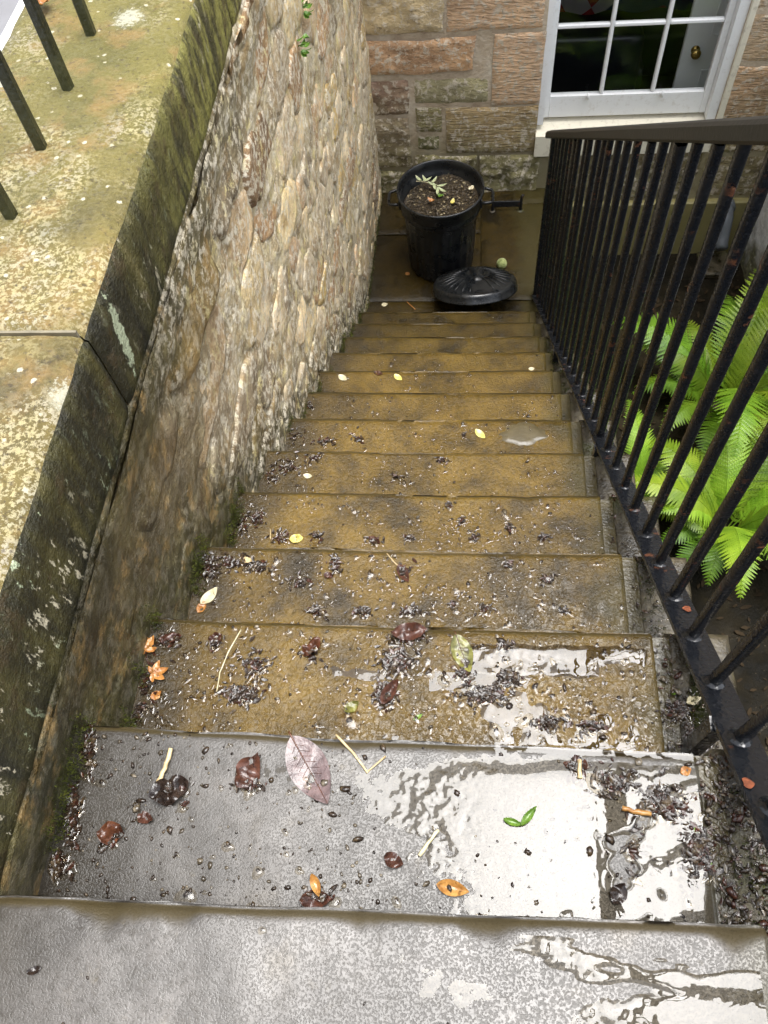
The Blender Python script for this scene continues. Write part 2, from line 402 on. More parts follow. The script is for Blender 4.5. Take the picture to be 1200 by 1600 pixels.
def m_soil():
    s = N('wet_compost'); d = s.noise(75, 5, .7); f = s.noise(240, 3, .6)
    c = s.ramp(d, [(.3, (.012, .009, .006)), (.5, (.05, .035, .018)), (.64, (.12, .085, .04)), (.75, (.2, .16, .09))])
    return s.done(c, s.lin(f, .3, .7, .25, .7), s.bump(s.math('ADD', d, f), 1.0, .015))
def m_leaf(name, c1, c2, rough=.3, vein=None, scale=45, trans=0.0):
    s = N(name); o = s.tc('Object'); f = s.noise(scale, 5, .65, vec=o); sp = s.noise(scale * 3, 3, .6, vec=o)
    c = s.ramp(f, [(.32, c1), (.66, c2)])
    c = s.mix(s.lin(sp, .58, .7, 0, .6), c, tuple(v * .25 for v in c1))
    h = s.math('ADD', f, s.math('MULTIPLY', sp, .4))
    return s.done(c, rough, s.bump(h, .6, .003), Subsurface_Weight=0.0)
def m_fern():
    s = N('fern_green'); f = s.noise(6, 4); w = s.oi('Random')
    c = s.ramp(f, [(.3, (.10, .21, .014)), (.55, (.22, .37, .024)), (.75, (.34, .48, .05))])
    c = s.mix(1.0, c, s.oi('Color'), 'MULTIPLY')
    tr = s.t.nodes.new('ShaderNodeBsdfTranslucent'); s.put(tr.inputs[0], c)
    mx = s.t.nodes.new('ShaderNodeMixShader'); mx.inputs[0].default_value = .38
    s.done(c, .38, s.bump(s.noise(120, 3), .3, .002))
    s.t.links.new(s.p.outputs[0], mx.inputs[1]); s.t.links.new(tr.outputs[0], mx.inputs[2]); s.t.links.new(mx.outputs[0], s.out.inputs[0])
    return s.m
def m_water(name='rain_water', tint=(.62, .59, .53), ripple=.0, ior=1.5):
    s = N(name)
    g = s.t.nodes.new('ShaderNodeBsdfGlossy'); g.inputs['Roughness'].default_value = .02
    t = s.t.nodes.new('ShaderNodeBsdfTransparent'); t.inputs[0].default_value = (*tint, 1)
    fr = s.t.nodes.new('ShaderNodeFresnel'); s.put(fr.inputs['IOR'], s.math('ADD', s.math('MULTIPLY', s.geo.outputs['Backfacing'], 1 / ior - ior), ior))
    b = s.bump(s.noise(30, 2, .5, dist=.6), ripple, .004) if ripple else None
    if b is not None: s.put(g.inputs['Normal'], b); s.put(fr.inputs['Normal'], b)
    mx = s.t.nodes.new('ShaderNodeMixShader'); s.t.links.new(fr.outputs[0], mx.inputs[0]); s.t.links.new(t.outputs[0], mx.inputs[1]); s.t.links.new(g.outputs[0], mx.inputs[2])
    s.t.links.new(mx.outputs[0], s.out.inputs[0]); s.t.nodes.remove(s.p); return s.m
def m_glass():
    return m_water('window_glass', (.96, .975, .965), ior=1.42)
def m_ground():
    s = N('wet_area_paving'); f = s.noise(2.6, 5, .62); g = s.noise(60, 4, .65); m = s.noise(9, 5, .65)
    c = s.ramp(s.math('ADD', s.math('MULTIPLY', f, .7), s.math('MULTIPLY', m, .3)), [(.40, (.005, .0045, .003)), (.53, (.014, .011, .006)), (.62, (.03, .024, .013)), (.72, (.09, .075, .045))])
    c = s.mix(s.lin(g, .64, .74, 0, .5), c, (.13, .105, .07))
    return s.done(c, s.lin(m, .35, .65, .4, .75), s.bump(s.math('ADD', g, m), .7, .008), Specular_IOR_Level=.06)
def m_white_render():
    s = N('white_wall_paint'); f = s.noise(16, 5, .7); g = s.noise(70, 4, .7); z = s.sep()[2]
    c = s.mix(s.lin(f, .5, .68, 0, .4), (.8, .8, .78), (.5, .49, .44))
    hz = s.math('ADD', z, s.math('MULTIPLY', s.math('SUBTRACT', s.noise(8, 5), .5), .6))
    c = s.mix(s.lin(hz, -2.85, -2.55, .95, 0), c, s.ramp(s.noise(40, 4), [(.3, (.04, .04, .012)), (.6, (.16, .15, .06)), (.7, (.5, .47, .36))]))
    return s.done(c, .75, s.bump(s.math('ADD', f, g), .8, .012))
MAT = dict(step=m_step(), step_top=m_step('wet_grey_sheen_step_stone', True), kerb=m_kerb(), joint=m_joint(), rubble=m_rubble(), mortar=m_mortar(), coping=m_coping(), coping_side=m_coping_side(),
    tooled=m_sand('tooled_sandstone', True), rock=m_sand('rough_sandstone', False), pointing=m_housejoint(),
    white=m_paint('white_window_paint', (.82, .82, .81), .3), cream=m_paint('cream_sill_paint', (.74, .69, .55), .6, .6),
    iron=m_iron(), rust=m_rust(), bin=m_bin(), soil=m_soil(), fern=m_fern(), water=m_water(ripple=.07), bead=m_water('water_bead', (.95, .92, .86), 0.0, 1.5), glass=m_glass(), ground=m_ground(), render=m_white_render(),
    plinth=m_flat('olive_plinth_render', (.22, .19, .075), .55, .4, 7),
    pave=m_flat('street_paving', (.2, .2, .21), .6, .3, 6), line=m_flat('white_road_paint', (.78, .78, .78), .6, .1, 10),
    flag=m_ground())

# ------------------------------------------------------------------ ground, landing, street
def sheet(name, x0, x1, y0, y1, z, mat, res=.05, amp=.006, seed=1, s=3):
    nx = max(2, int((x1 - x0) / res)); ny = max(2, int((y1 - y0) / res))
    X, Y = np.meshgrid(np.linspace(x0, x1, nx), np.linspace(y0, y1, ny), indexing='ij')
    Z = z + amp * (fbm(X, Y, s, 4, seed) - .5) * 2
    return ob(name, mesh(name, np.stack([X, Y, Z], -1).reshape(-1, 3), grid_faces(nx, ny)), mat)
g = sheet('area_ground', -1.4, 30, -2, YW + .3, ZG, MAT['ground'], .06, .008, 2); g['kind'] = 'structure'
g = sheet('street_pavement', -40, -0.93, -40, YW + .2, -0.10, MAT['pave'], .5, .004, 3); g['kind'] = 'structure'
g = sheet('top_pavement', -0.93, 12, -40, -0.62, -0.004, MAT['pave'], .4, .003, 4); g['kind'] = 'structure'
me = MB(); me.box((-1.16, .4, -.11), (-1.05, 7, -.02), bev=.008)
kb = ob('white_kerb', fixn(me.me('white_kerb')), MAT['line']); kb['kind'] = 'structure'

# ------------------------------------------------------------------ staircase
def step_top(X, Y, n, y1):
    d = y1 - Y                                           # distance back from the nosing
    rad = (.010 if n < 4 else .005) + (.012 if n < 4 else .006) * fbm(X, X * 0 + n, 5, 3, n + 1)
    chip = np.clip(fbm(X, X * 0, 11, 4, n + 31) - .56, 0, 1) * (.04 if n else .12)
    e = np.clip((rad + chip - d) / (rad + chip), 0, 1)
    z = -(rad * .9 + chip * .5) * (1 - np.sqrt(np.clip(1 - e * e, 0, 1)))
    z -= .006 * np.exp(-((X + .05) / .24) ** 2) * sstep(.22, .0, d)     # worn by feet
    z += .0045 * (fbm(X, Y, 6, 4, n + 3) - .5) + .0010 * (fbm(X, Y, 40, 3, n + 9) - .5)
    return z
def skew(n, X):
    if n == 0: return -.007 + .023 * (X + .55)
    if n == 1: return -.004 - .004 * (X + .55)
    return 0 * X
stair = thing('stone_staircase', 'worn wet stone staircase descending from the top landing to the dustbin', 'staircase')
tints = [(1.0, 1.0, 1.04), (.92, .92, .95)] + [(1.1, 1.08, 1.0)] * 7 + [(.9, .9, .9), (.75, .77, .8), (.65, .67, .7), (.55, .57, .6)]  # last steps graded darker, shade of the house put into the tint
for n in range(NST):
    y0 = (n - 1) * G - .03 if n else -.64
    res = .006 if n <= 2 else (.009 if n <= 5 else .014)
    xa = -.62
    nx = int((XR - xa) / res); ny = int((n * G - y0) / res)
    tX = np.linspace(xa, XR, nx); tY = np.linspace(0, 1, ny)
    X, T = np.meshgrid(tX, tY, indexing='ij')
    yn = n * G + skew(n, X) + .006 * (fbm(X, X * 0, 7, 4, n + 50) - .5)
    Y = y0 + (yn - y0) * T
    Z = -n * R + step_top(X, Y, n, yn)
    V = np.stack([X, Y, Z], -1)
    rows = [V[:, j] for j in range(ny)]
    # riser: carry the front edge down
    last = rows[-1]
    for dz in (.012, .04, .10, R + .03):
        b = last.copy(); b[:, 2] = -n * R - dz; b[:, 1] = last[:, 1] - .003 * (dz > .02) + .008 * (fbm(b[:, 0], b[:, 2], 11, 3, n + 70) - .5); rows.append(b)
    A = np.stack(rows, 1); nv = A.shape[1]
    F = grid_faces(nx, nv)
    I = np.arange(nx * nv).reshape(nx, nv)
    V2 = A.reshape(-1, 3).tolist(); 
    base = len(V2)                                       # close the ends and the back
    V2 += [(xa, y0, -n * R - R - .03), (XR, y0, -n * R - R - .03)]
    F.append(tuple([int(i) for i in I[0, :]] + [base])); F.append(tuple([int(i) for i in I[-1, ::-1]] + [base + 1]))
    F.append(tuple([int(i) for i in I[::-1, 0]] + [base, base + 1]))
    rv = .85 + .3 * random.random()
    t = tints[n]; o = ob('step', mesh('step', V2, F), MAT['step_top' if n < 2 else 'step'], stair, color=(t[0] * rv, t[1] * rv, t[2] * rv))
    # separate outer kerb block with a mortar joint between
    kb = MB(); wob = .006 * random.uniform(-1, 1)
    nx, ny = 14, 24
    kx = np.linspace(XR + .028, .565, nx); ky = np.linspace(y0, n * G + .004 + wob, ny)
    if n == 0: kx = np.linspace(XR + .028, .62, nx); ky = np.linspace(y0, -.03, ny)
    X, Y = np.meshgrid(kx, ky, indexing='ij')
    ed = np.minimum(np.minimum(X - kx[0], kx[-1] - X) * 1.0, ky[-1] - Y)
    Z = -n * R - .004 - .012 * np.clip(1 - ed / .014, 0, 1) ** 2 + .016 * (fbm(X, Y, 14, 4, n + 90) - .5)
    V = np.stack([X, Y, Z], -1); 
    rows = np.concatenate([V, np.stack([X[:, -1], Y[:, -1], Z[:, -1] - .05], -1)[:, None], np.stack([X[:, -1], Y[:, -1] - .004, Z[:, -1] * 0 - n * R - R - .02], -1)[:, None]], 1)
    nv = rows.shape[1]; I = np.arange(nx * nv).reshape(nx, nv); F = grid_faces(nx, nv); V2 = rows.reshape(-1, 3).tolist(); b = len(V2)
    V2 += [(kx[0], y0, -n * R - R - .02), (kx[-1], y0, -n * R - R - .02)]
    F.append(tuple([int(i) for i in I[0]] + [b])); F.append(tuple([int(i) for i in I[-1, ::-1]] + [b + 1]))
    ob('kerb_stone', mesh('kerb_stone', V2, F), MAT['kerb'], stair)
    mj = MB(); mj.box((XR - .004, y0, -n * R - R), (XR + .032, n * G - .010, -n * R - .007 + .002 * random.random())); ob('mortar_joint', mj.me('mortar_joint'), MAT['joint'], stair)
# outer flank of the flight under the kerb
V = [(.53, -.64, -.20), (.53, 3.10, -12 * R - .2), (.53, 3.10, ZG - .05), (.53, -.64, ZG - .05), (.40, -.64, -.20), (.40, 3.10, -12 * R - .2), (.40, 3.10, ZG - .05), (.40, -.64, ZG - .05)]
ob('flank_wall', fixn(mesh('flank_wall', V, [(0, 1, 2, 3), (4, 7, 6, 5), (0, 4, 5, 1), (1, 5, 6, 2), (2, 6, 7, 3), (3, 7, 4, 0)], False)), MAT['kerb'], stair)

# landing of flagstones
land = ob('landing', None); bmv = MB(); bmv.box((-.62, 3.08, ZG - .02), (.60, YW + .1, ZL - .03)); bpy.data.objects.remove(land)
land = ob('landing', bmv.me('landing'), MAT['joint']); land['kind'] = 'structure'
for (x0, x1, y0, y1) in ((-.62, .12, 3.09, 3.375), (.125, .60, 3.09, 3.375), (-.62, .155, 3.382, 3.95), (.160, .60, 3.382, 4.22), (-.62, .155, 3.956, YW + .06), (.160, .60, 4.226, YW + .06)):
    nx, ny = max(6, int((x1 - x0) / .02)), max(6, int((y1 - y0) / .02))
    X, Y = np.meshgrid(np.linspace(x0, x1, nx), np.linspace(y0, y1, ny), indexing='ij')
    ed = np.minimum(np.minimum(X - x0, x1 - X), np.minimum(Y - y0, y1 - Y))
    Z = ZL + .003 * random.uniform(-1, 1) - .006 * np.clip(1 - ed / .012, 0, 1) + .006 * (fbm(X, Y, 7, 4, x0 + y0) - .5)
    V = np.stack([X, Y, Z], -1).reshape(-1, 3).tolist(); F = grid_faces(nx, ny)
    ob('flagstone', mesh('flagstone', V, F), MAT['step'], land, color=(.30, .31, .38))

# ------------------------------------------------------------------ retaining wall on the left
wall = thing('retaining_wall', 'tall rubble retaining wall with lichened flat coping left of the steps', 'wall', (0, 0, 0))
def lower(y): return np.maximum(-K * np.asarray(y) - .30, ZL - .06)
# mortar face: a dense relief sheet
ny, nz = 560, 250
yy = np.linspace(-.66, YW + .08, ny); tt = np.linspace(0, 1, nz)
Yg, T = np.meshgrid(yy, tt, indexing='ij')
Zg = -.05 + (lower(Yg) + .05) * T
rel = sstep(.35, 1.3, Yg) * .75 + .25
def wall_relief(Y, Z):
    r_ = sstep(.35, 1.3, Y) * .75 + .25
    return r_ * (.020 * (fbm(Y, Z, 7, 4, 5) - .5) + .010 * (fbm(Y, Z * 1.5, 22, 4, 6, .6) - .5)) + .02 * (fbm(Y, Z, 1.6, 3, 8) - .5)
Xg = wall_x(Yg) - .006 + wall_relief(Yg, Zg) + (sstep(.35, 1.3, Yg) * .7 + .3) * .018 * (fbm(Yg, Zg, 10, 4, 77, .55) - .5) + .017 * sstep(-.20, -.07, Zg)
ob('mortar_face', mesh('mortar_face', np.stack([Xg, Yg, Zg], -1).reshape(-1, 3), grid_faces(ny, nz)), MAT['mortar'], wall)
me = MB(); me.box((-.95, -.66, ZG), (-.60, YW + .08, -.045)); ob('wall_core', me.me('wall_core'), MAT['mortar'], wall)
# individual stones: cells of a stretched Voronoi diagram
pts = []
z = -.10
while z > ZL - .05:
    h = random.uniform(.15, .21) if z > -.65 else random.uniform(.085, .16); y = -.6 + random.uniform(-.2, 0)
    while y < YW + .15:
        l = random.uniform(.30, .52) if z > -.65 else random.uniform(.14, .36) if random.random() < .8 else random.uniform(.07, .13)
        if -z < K * (y + .15) + .26: pts.append((y + l / 2 + random.uniform(-.03, .03), z - h / 2 + random.uniform(-.025, .025)))
        y += l
    z -= h
pts = np.array(pts); AN = .52
P2 = pts * np.array((AN, 1.0))
def clip(poly, a, b):
    mid = (a + b) / 2; nrm = b - a; out = []
    for i in range(len(poly)):
        p, q_ = poly[i], poly[(i + 1) % len(poly)]; dp = np.dot(p - mid, nrm); dq = np.dot(q_ - mid, nrm)
        if dp <= 0: out.append(p)
        if dp * dq < 0: out.append(p + (q_ - p) * dp / (dp - dq))
    return out
PAL = [(.64, .53, .36), (.66, .56, .4), (.58, .48, .32), (.52, .40, .26), (.48, .40, .29), (.52, .39, .18), (.32, .21, .12), (.58, .50, .37), (.47, .34, .22), (.56, .46, .28), (.42, .35, .25)]
nst = 0
for i, p in enumerate(P2):
    poly = [p + np.array(c) for c in ((-.2, -.2), (.2, -.2), (.2, .2), (-.2, .2))]
    dd = np.linalg.norm(P2 - p, axis=1); 
    for j in np.argsort(dd)[1:18]:
        poly = clip(poly, p, P2[j])
        if len(poly) < 3: break
    if len(poly) < 3 or nst >= 298: continue
    poly = np.array(poly) / np.array((AN, 1.0)); cen = poly.mean(0)
    if cen[0] > YW + .02 or cen[1] > -.075: continue
    # resample the outline, rounded and roughened
    for _ in range(1): poly = np.stack([.75 * poly + .25 * np.roll(poly, -1, 0), .25 * poly + .75 * np.roll(poly, -1, 0)], 1).reshape(-1, 2)
    seg = np.linalg.norm(np.roll(poly, -1, 0) - poly, axis=1); cum = np.concatenate([[0], np.cumsum(seg)]); m = 26
    tt = np.linspace(0, cum[-1], m, endpoint=False); cl = np.vstack([poly, poly[:1]])
    out = np.stack([np.interp(tt, cum, cl[:, 0]), np.interp(tt, cum, cl[:, 1])], 1)
    shr = random.uniform(.92, 1.04); out = cen + (out - cen) * shr
    sd = i * 1.37
    wob = 1 + .34 * (fbm(np.cos(np.arange(m) * 2 * np.pi / m) * 2 + 5, np.sin(np.arange(m) * 2 * np.pi / m) * 2 + 5, 1.6, 3, sd) - .5)
    out = cen + (out - cen) * wob[:, None]
    relf = float(sstep(.45, 1.3, cen[0])) * .8 + .2
    bul = random.uniform(.003, .013) * relf; tilt = np.array((random.uniform(-.05, .05), random.uniform(-.08, .04))) * relf
    V = []
    prof = [(1.04, -.030), (1.0, -.006), (.95, .55), (.85, .9), (.66, .98), (.44, 1.0), (.2, 1.0)]
    for sc, hh in prof:
        q_ = cen + (out - cen) * sc
        base = wall_x(q_[:, 0]) - .010 + wall_relief(q_[:, 0] * 0 + cen[0], q_[:, 1] * 0 + cen[1]) * .6
        x = base + (bul * hh if hh > 0 else hh) + ((q_ - cen) @ tilt) * (hh > 0) + (hh > 0) * relf * .014 * (fbm(q_[:, 0], q_[:, 1], 17, 4, sd, .6) - .5)
        V.append(np.stack([x, q_[:, 0], q_[:, 1]], 1))
    V = np.concatenate(V); V = np.vstack([V, V[-m:].mean(0)]); V[:, 2] = np.minimum(V[:, 2], -.064)
    F = [(a * m + k, a * m + (k + 1) % m, (a + 1) * m + (k + 1) % m, (a + 1) * m + k) for a in range(len(prof) - 1) for k in range(m)]
    b = (len(prof) - 1) * m; F += [(b + k, b + (k + 1) % m, len(V) - 1) for k in range(m)]
    c = np.array(random.choice(PAL)) * random.uniform(.65, 1.4)
    ob('stone', mesh('stone', V, F), MAT['rubble'], wall, color=tuple(c)); nst += 1
# coping slabs
joints = [-.66, .80, 2.02, 3.2, YW + .08]
for a, b in zip(joints[:-1], joints[1:]):
    a2, b2 = a + .002, b - .002
    ny = int((b2 - a2) / .02); ys = np.linspace(a2, b2, ny)
    prof = [(-.955, -.055), (-.957, .02), (-.957, ZC - .03), (-.945, ZC - .006)] + [(x, ZC) for x in np.linspace(-.92, -.575, 26)] + [(-.560, ZC - .004), (-.549, ZC - .012), (-.543, ZC - .028)] + [(-.541, z) for z in np.linspace(ZC - .05, -.045, 9)] + [(-.548, -.058), (-.60, -.060)]
    prof = np.array(prof); m = len(prof)
    Yv, Xp = np.meshgrid(ys, prof[:, 0], indexing='ij'); _, Zp = np.meshgrid(ys, prof[:, 1], indexing='ij')
    Ye = np.minimum(Yv - a2, b2 - Yv)
    Z = Zp + np.where(Zp > ZC - .015, .012 * (fbm(Xp, Yv, 8, 5, 12, .6) - .5) - .012 * np.clip(1 - Ye / .02, 0, 1) ** 2, 0)
    Xo = Xp + np.where(Xp > -.56, .011 * (fbm(Yv, Zp, 9, 5, 14, .6) - .5) - .006 * np.clip(1 - Ye / .015, 0, 1), 0)
    V = np.stack([Xo, Yv, Z], -1).reshape(-1, 3)
    cs = mesh('coping_stone', V, grid_faces(ny, m, True) + [tuple(range(m)), tuple(range((ny - 1) * m, ny * m))[::-1]])
    cs.materials.append(MAT['coping']); cs.materials.append(MAT['coping_side'])
    for i_, p in enumerate(cs.polygons):
        if i_ < (ny - 1) * (m - 1) and i_ % (m - 1) >= 31: p.material_index = 1
    ob('coping_stone', cs, None, wall)
MW = MB(); MW.box((-.94, .7975, -.03), (-.562, .8025, ZC - .004)); ob('mortar_joint', MW.me('mortar_joint'), m_flat('grey_coping_mortar', (.2, .175, .12), .85, .5, 40), wall)

# bed of mortar under the coping
bd = MB(); ys = np.linspace(-.66, YW + .06, 300)
for y0 in (0,):
    V = []
    for y in ys:
        r_ = .013 + .008 * (float(fbm(y, 0, 9, 4, 81)) - .5); cx = -.553 + .004 * (float(fbm(y, 3, 5, 3, 82)) - .5)
        for k in range(8): w = 2 * math.pi * k / 8; V.append((cx + r_ * math.cos(w), y, -.064 + r_ * 1.5 * math.sin(w)))
    bd.add(V, [(i * 8 + k, i * 8 + (k + 1) % 8, (i + 1) * 8 + (k + 1) % 8, (i + 1) * 8 + k) for i in range(299) for k in range(8)])
ob('mortar_bed', bd.me('mortar_bed', True), MAT['mortar'], wall)

# ------------------------------------------------------------------ house in front
house = thing('stone_house', 'sandstone house front with white sash window above the landing', 'house', (0, 0, 0))
WX0, WX1, WZ0, WZ1 = .478, 1.510, -1.955, -.42          # window opening
back = MB()
back.box((-3.0, YW + .0045, ZG - .1), (WX0, YW + .36, 5.6)); back.box((WX1, YW + .0045, ZG - .1), (6.0, YW + .36, 5.6))
back.box((WX0, YW + .0045, ZG - .1), (WX1, YW + .36, WZ0 - .1)); back.box((WX0, YW + .0045, WZ1), (WX1, YW + .36, 5.6))
ob('wall_backing', back.me('wall_backing'), MAT['pointing'], house)
def block(x0, x1, z0, z1, tint, kind, depth=.0, seed=0, rough=.012):
    """one facing stone with a worked front and soft arrises"""
    nx = max(6, int((x1 - x0) / .016)); nz = max(6, int((z1 - z0) / .016))
    X, Z = np.meshgrid(np.linspace(x0, x1, nx), np.linspace(z0, z1, nz), indexing='ij')
    jx = (.05 if kind == 'rock' else .016) * (fbm(Z, Z * 0 + seed, 6, 3, seed) - .5); jz = (.04 if kind == 'rock' else .016) * (fbm(X, X * 0 + seed, 6, 3, seed + 4) - .5)
    ed = np.minimum(np.minimum(X - x0, x1 - X), np.minimum(Z - z0, z1 - Z))
    rr = .010 + (.02 if kind == 'rock' else .0) * fbm(X, Z, 9, 3, seed + 2)
    e = np.clip(1 - ed / rr, 0, 1)
    if kind == 'rock': rel = rough * 1.9 * (fbm(X, Z * 1.2, 9, 5, seed, .66) - .5)
    else: rel = .006 * (fbm(X, Z, 5, 4, seed) - .5) + .003 * (fbm(X * .6, Z, 45, 3, seed) - .5)
    Yf = YW - depth - rel * (1 - e) + (.007) * (1 - np.sqrt(np.clip(1 - e * e, 0, 1)))
    V = np.stack([X + jx * e, Yf, Z + jz * e], -1).reshape(-1, 3)
    ob('stone_block', mesh('stone_block', V, grid_faces(nx, nz)), MAT['tooled' if kind == 'tool' else 'rock'], house, color=tint)
def pxblock(u0, v0, u1, v1, tint, kind, depth=0.0, seed=0, rough=.012):
    a = hit(u0, v0, 1, YW); b = hit(u1, v1, 1, YW); c = hit(u0, v1, 1, YW); d = hit(u1, v0, 1, YW)
    x0 = max(-.53, (a[0] + c[0]) / 2) if u0 > 600 else -.56; block(x0, (b[0] + d[0]) / 2, (b[2] + c[2]) / 2, (a[2] + d[2]) / 2, tint, kind, depth, seed, rough)
pink, tan, red, ochre, olive, dred, gry = (.50, .34, .22), (.50, .38, .25), (.40, .20, .10), (.46, .34, .16), (.27, .25, .12), (.20, .115, .085), (.36, .31, .24)
pxblock(585, -28, 693, 50, (.44, .36, .22), 'rock', .01, 1, .02)
pxblock(698, -46, 852, 47, (.56, .39, .25), 'tool', .004, 2)
pxblock(590, 60, 742, 113, (.44, .285, .17), 'rock', .012, 3, .016)
pxblock(746, 58, 768, 113, gry, 'rock', -.006, 31)
pxblock(770, 51, 848, 163, (.54, .38, .25), 'tool', .006, 4)
pxblock(590, 128, 641, 181, (.28, .19, .145), 'rock', .004, 5, .03)
pxblock(646, 122, 764, 163, (.30, .28, .17), 'rock', .0, 6)
pxblock(650, 168, 690, 206, (.27, .245, .115), 'tool', .004, 7)
pxblock(650, 210, 690, 238, (.15, .17, .07), 'rock', -.004, 8)
pxblock(697, 167, 838, 238, (.46, .34, .18), 'tool', .006, 9)
pxblock(590, 186, 643, 262, (.30, .23, .17), 'rock', .008, 10, .024)
pxblock(590, 267, 643, 305, (.25, .22, .13), 'rock', .006, 11, .024)
pxblock(648, 243, 742, 305, (.30, .26, .13), 'rock', .008, 12, .028)
pxblock(746, 243, 838, 303, (.36, .33, .18), 'rock', .016, 13, .03)
# beside, below and above: courses of the same stone
def courses(x0, x1, z0, z1, seed, tool=.5, hmin=.2, hmax=.34, lmin=.35, lmax=.75):
    r_ = random.Random(seed); z = z0
    while z < z1 - .05:
        h = min(r_.uniform(hmin, hmax), z1 - z)
        if z1 - z - h < .12: h = z1 - z
        x = x0
        while x < x1 - .02:
            l = r_.uniform(lmin, lmax)
            if x1 - x - l < .2: l = x1 - x
            t = np.array(r_.choice([pink, tan, ochre, (.52, .37, .24), gry, (.48, .32, .2)])) * r_.uniform(.8, 1.1)
            block(x + .006, x + l - .006, z + .006, z + h - .006, tuple(t), 'tool' if r_.random() < tool else 'rock', r_.uniform(-.004, .008), seed + x * 3 + z)
            x += l
        z += h
courses(-.56, WX0 - .002, -1.13, WZ1 + .5, 3)
courses(WX1 + .004, 2.35, WZ0 - .02, WZ1 + .5, 5, .95, .26, .40, .4, .6)
courses(WX1 + .004, 2.35, -2.50, WZ0 - .03, 6, .5)
courses(.60, WX1 - .004, -2.50, WZ0 - .19, 7, .4, .15, .22)
courses(WX0, WX1, WZ1, WZ1 + .5, 8, 1, .5, .51, 1.5, 1.6)
courses(2.35, 5.0, -2.5, .08, 9, .6)
courses(-2.9, 5.0, .08, 5.6, 10, .6, .3, .42, .6, 1.1)
me = MB(); me.box((.61, YW - .035, ZG - .05), (2.4, YW + .05, -2.505), bev=.01); ob('plinth', fixn(me.me('plinth')), MAT['plinth'], house)
# sash window
win = ob('window', None, None, house) if False else None
YF = YW + .065                                            # face of the sash
fr = MB()
fr.box((WX0, YW + .012, WZ0), (WX0 + .035, YW + .17, WZ1)); fr.box((WX1 - .052, YW + .012, WZ0), (WX1, YW + .17, WZ1)); fr.box((WX0 + .035, YW + .012, WZ1 - .05), (WX1 - .052, YW + .17, WZ1))
win = ob('window', fr.me('window'), MAT['white'], house)
SX0, SX1 = WX0 + .036, WX1 - .053
def sash(z0, z1, y, bottom):
    pz0 = z0 + bottom; pz1 = z1 - .045
    st = MB()
    st.box((SX0, y, z0), (SX0 + .03, y + .04, z1), bev=.003); st.box((SX1 - .035, y, z0), (SX1, y + .04, z1), bev=.003)
    st.box((SX0 + .03, y, z0), (SX1 - .035, y + .04, pz0), bev=.004); st.box((SX0 + .03, y, pz1), (SX1 - .035, y + .04, z1), bev=.004)
    ob('sash_frame', fixn(st.me('sash_frame')), MAT['white'], win)
    gx0, gx1 = SX0 + .03, SX1 - .035; w = (gx1 - gx0) / 3; hz = (pz1 - pz0) / 2
    for k in (1, 2):
        b = MB(); b.box((gx0 + k * w - .011, y + .003, pz0), (gx0 + k * w + .011, y + .036, pz1), bev=.005); ob('glazing_bar', fixn(b.me('glazing_bar')), MAT['white'], win)
    b = MB()
    for k in range(3): b.box((gx0 + k * w + .011 * (k > 0), y + .005, pz0 + hz - .011), (gx0 + (k + 1) * w - .011 * (k < 2), y + .034, pz0 + hz + .011), bev=.005)
    ob('glazing_bar', fixn(b.me('glazing_bar')), MAT['white'], win)
    for k in range(3):
        for j in range(2):
            x0, x1 = gx0 + k * w, gx0 + (k + 1) * w; a = random.uniform(-.001, .001)
            ob('pane', mesh('pane', [(x0, y + .02, pz0 + j * hz), (x1, y + .02 + a, pz0 + j * hz), (x1, y + .02 + a, pz0 + (j + 1) * hz), (x0, y + .02, pz0 + (j + 1) * hz)], [(0, 1, 2, 3)], False), MAT['glass'], win)
    return gx0, gx1, pz0, w
gx0, gx1, pz0, gw = sash(WZ0 + .01, -.985, YF, .135)
sash(-.98, WZ1 - .052, YF + .045, .05)
for x in (gx0 + .215, gx0 + 2 * gw + .05):
    lf = MB(); lf.tube([(x, YF - .002, pz0 - .012), (x, YF - .022, pz0 - .010), (x, YF - .026, pz0 + .008), (x - .001, YF - .022, pz0 + .026)], [.008, .008, .007, .006], 8)
    ob('sash_lift', lf.me('sash_lift', True), MAT['white'], win)
# painted stone sill, sloping outwards
V = [(WX0 - .004, YW - .03, WZ0 - .185), (WX1 + .01, YW - .03, WZ0 - .185), (WX1 + .01, YW - .03, WZ0 - .05), (WX0 - .004, YW - .03, WZ0 - .05),
     (WX0 - .004, YW + .15, WZ0 - .185), (WX1 + .01, YW + .15, WZ0 - .185), (WX1 + .01, YW + .15, WZ0 + .004), (WX0 - .004, YW + .15, WZ0 + .004)]
ob('sill', fixn(mesh('sill', V, [(0, 1, 2, 3), (4, 7, 6, 5), (3, 2, 6, 7), (0, 4, 5, 1), (0, 3, 7, 4), (1, 5, 6, 2)], False)), MAT['cream'], win)
# the rendered ingo at the right of the opening, flaking
b = MB(); b.box((WX1 + .001, YW - .012, WZ0 - .06), (WX1 + .038, YW + .0045, WZ1), bev=.006); ob('render_margin', fixn(b.me('render_margin')), MAT['cream'], win)
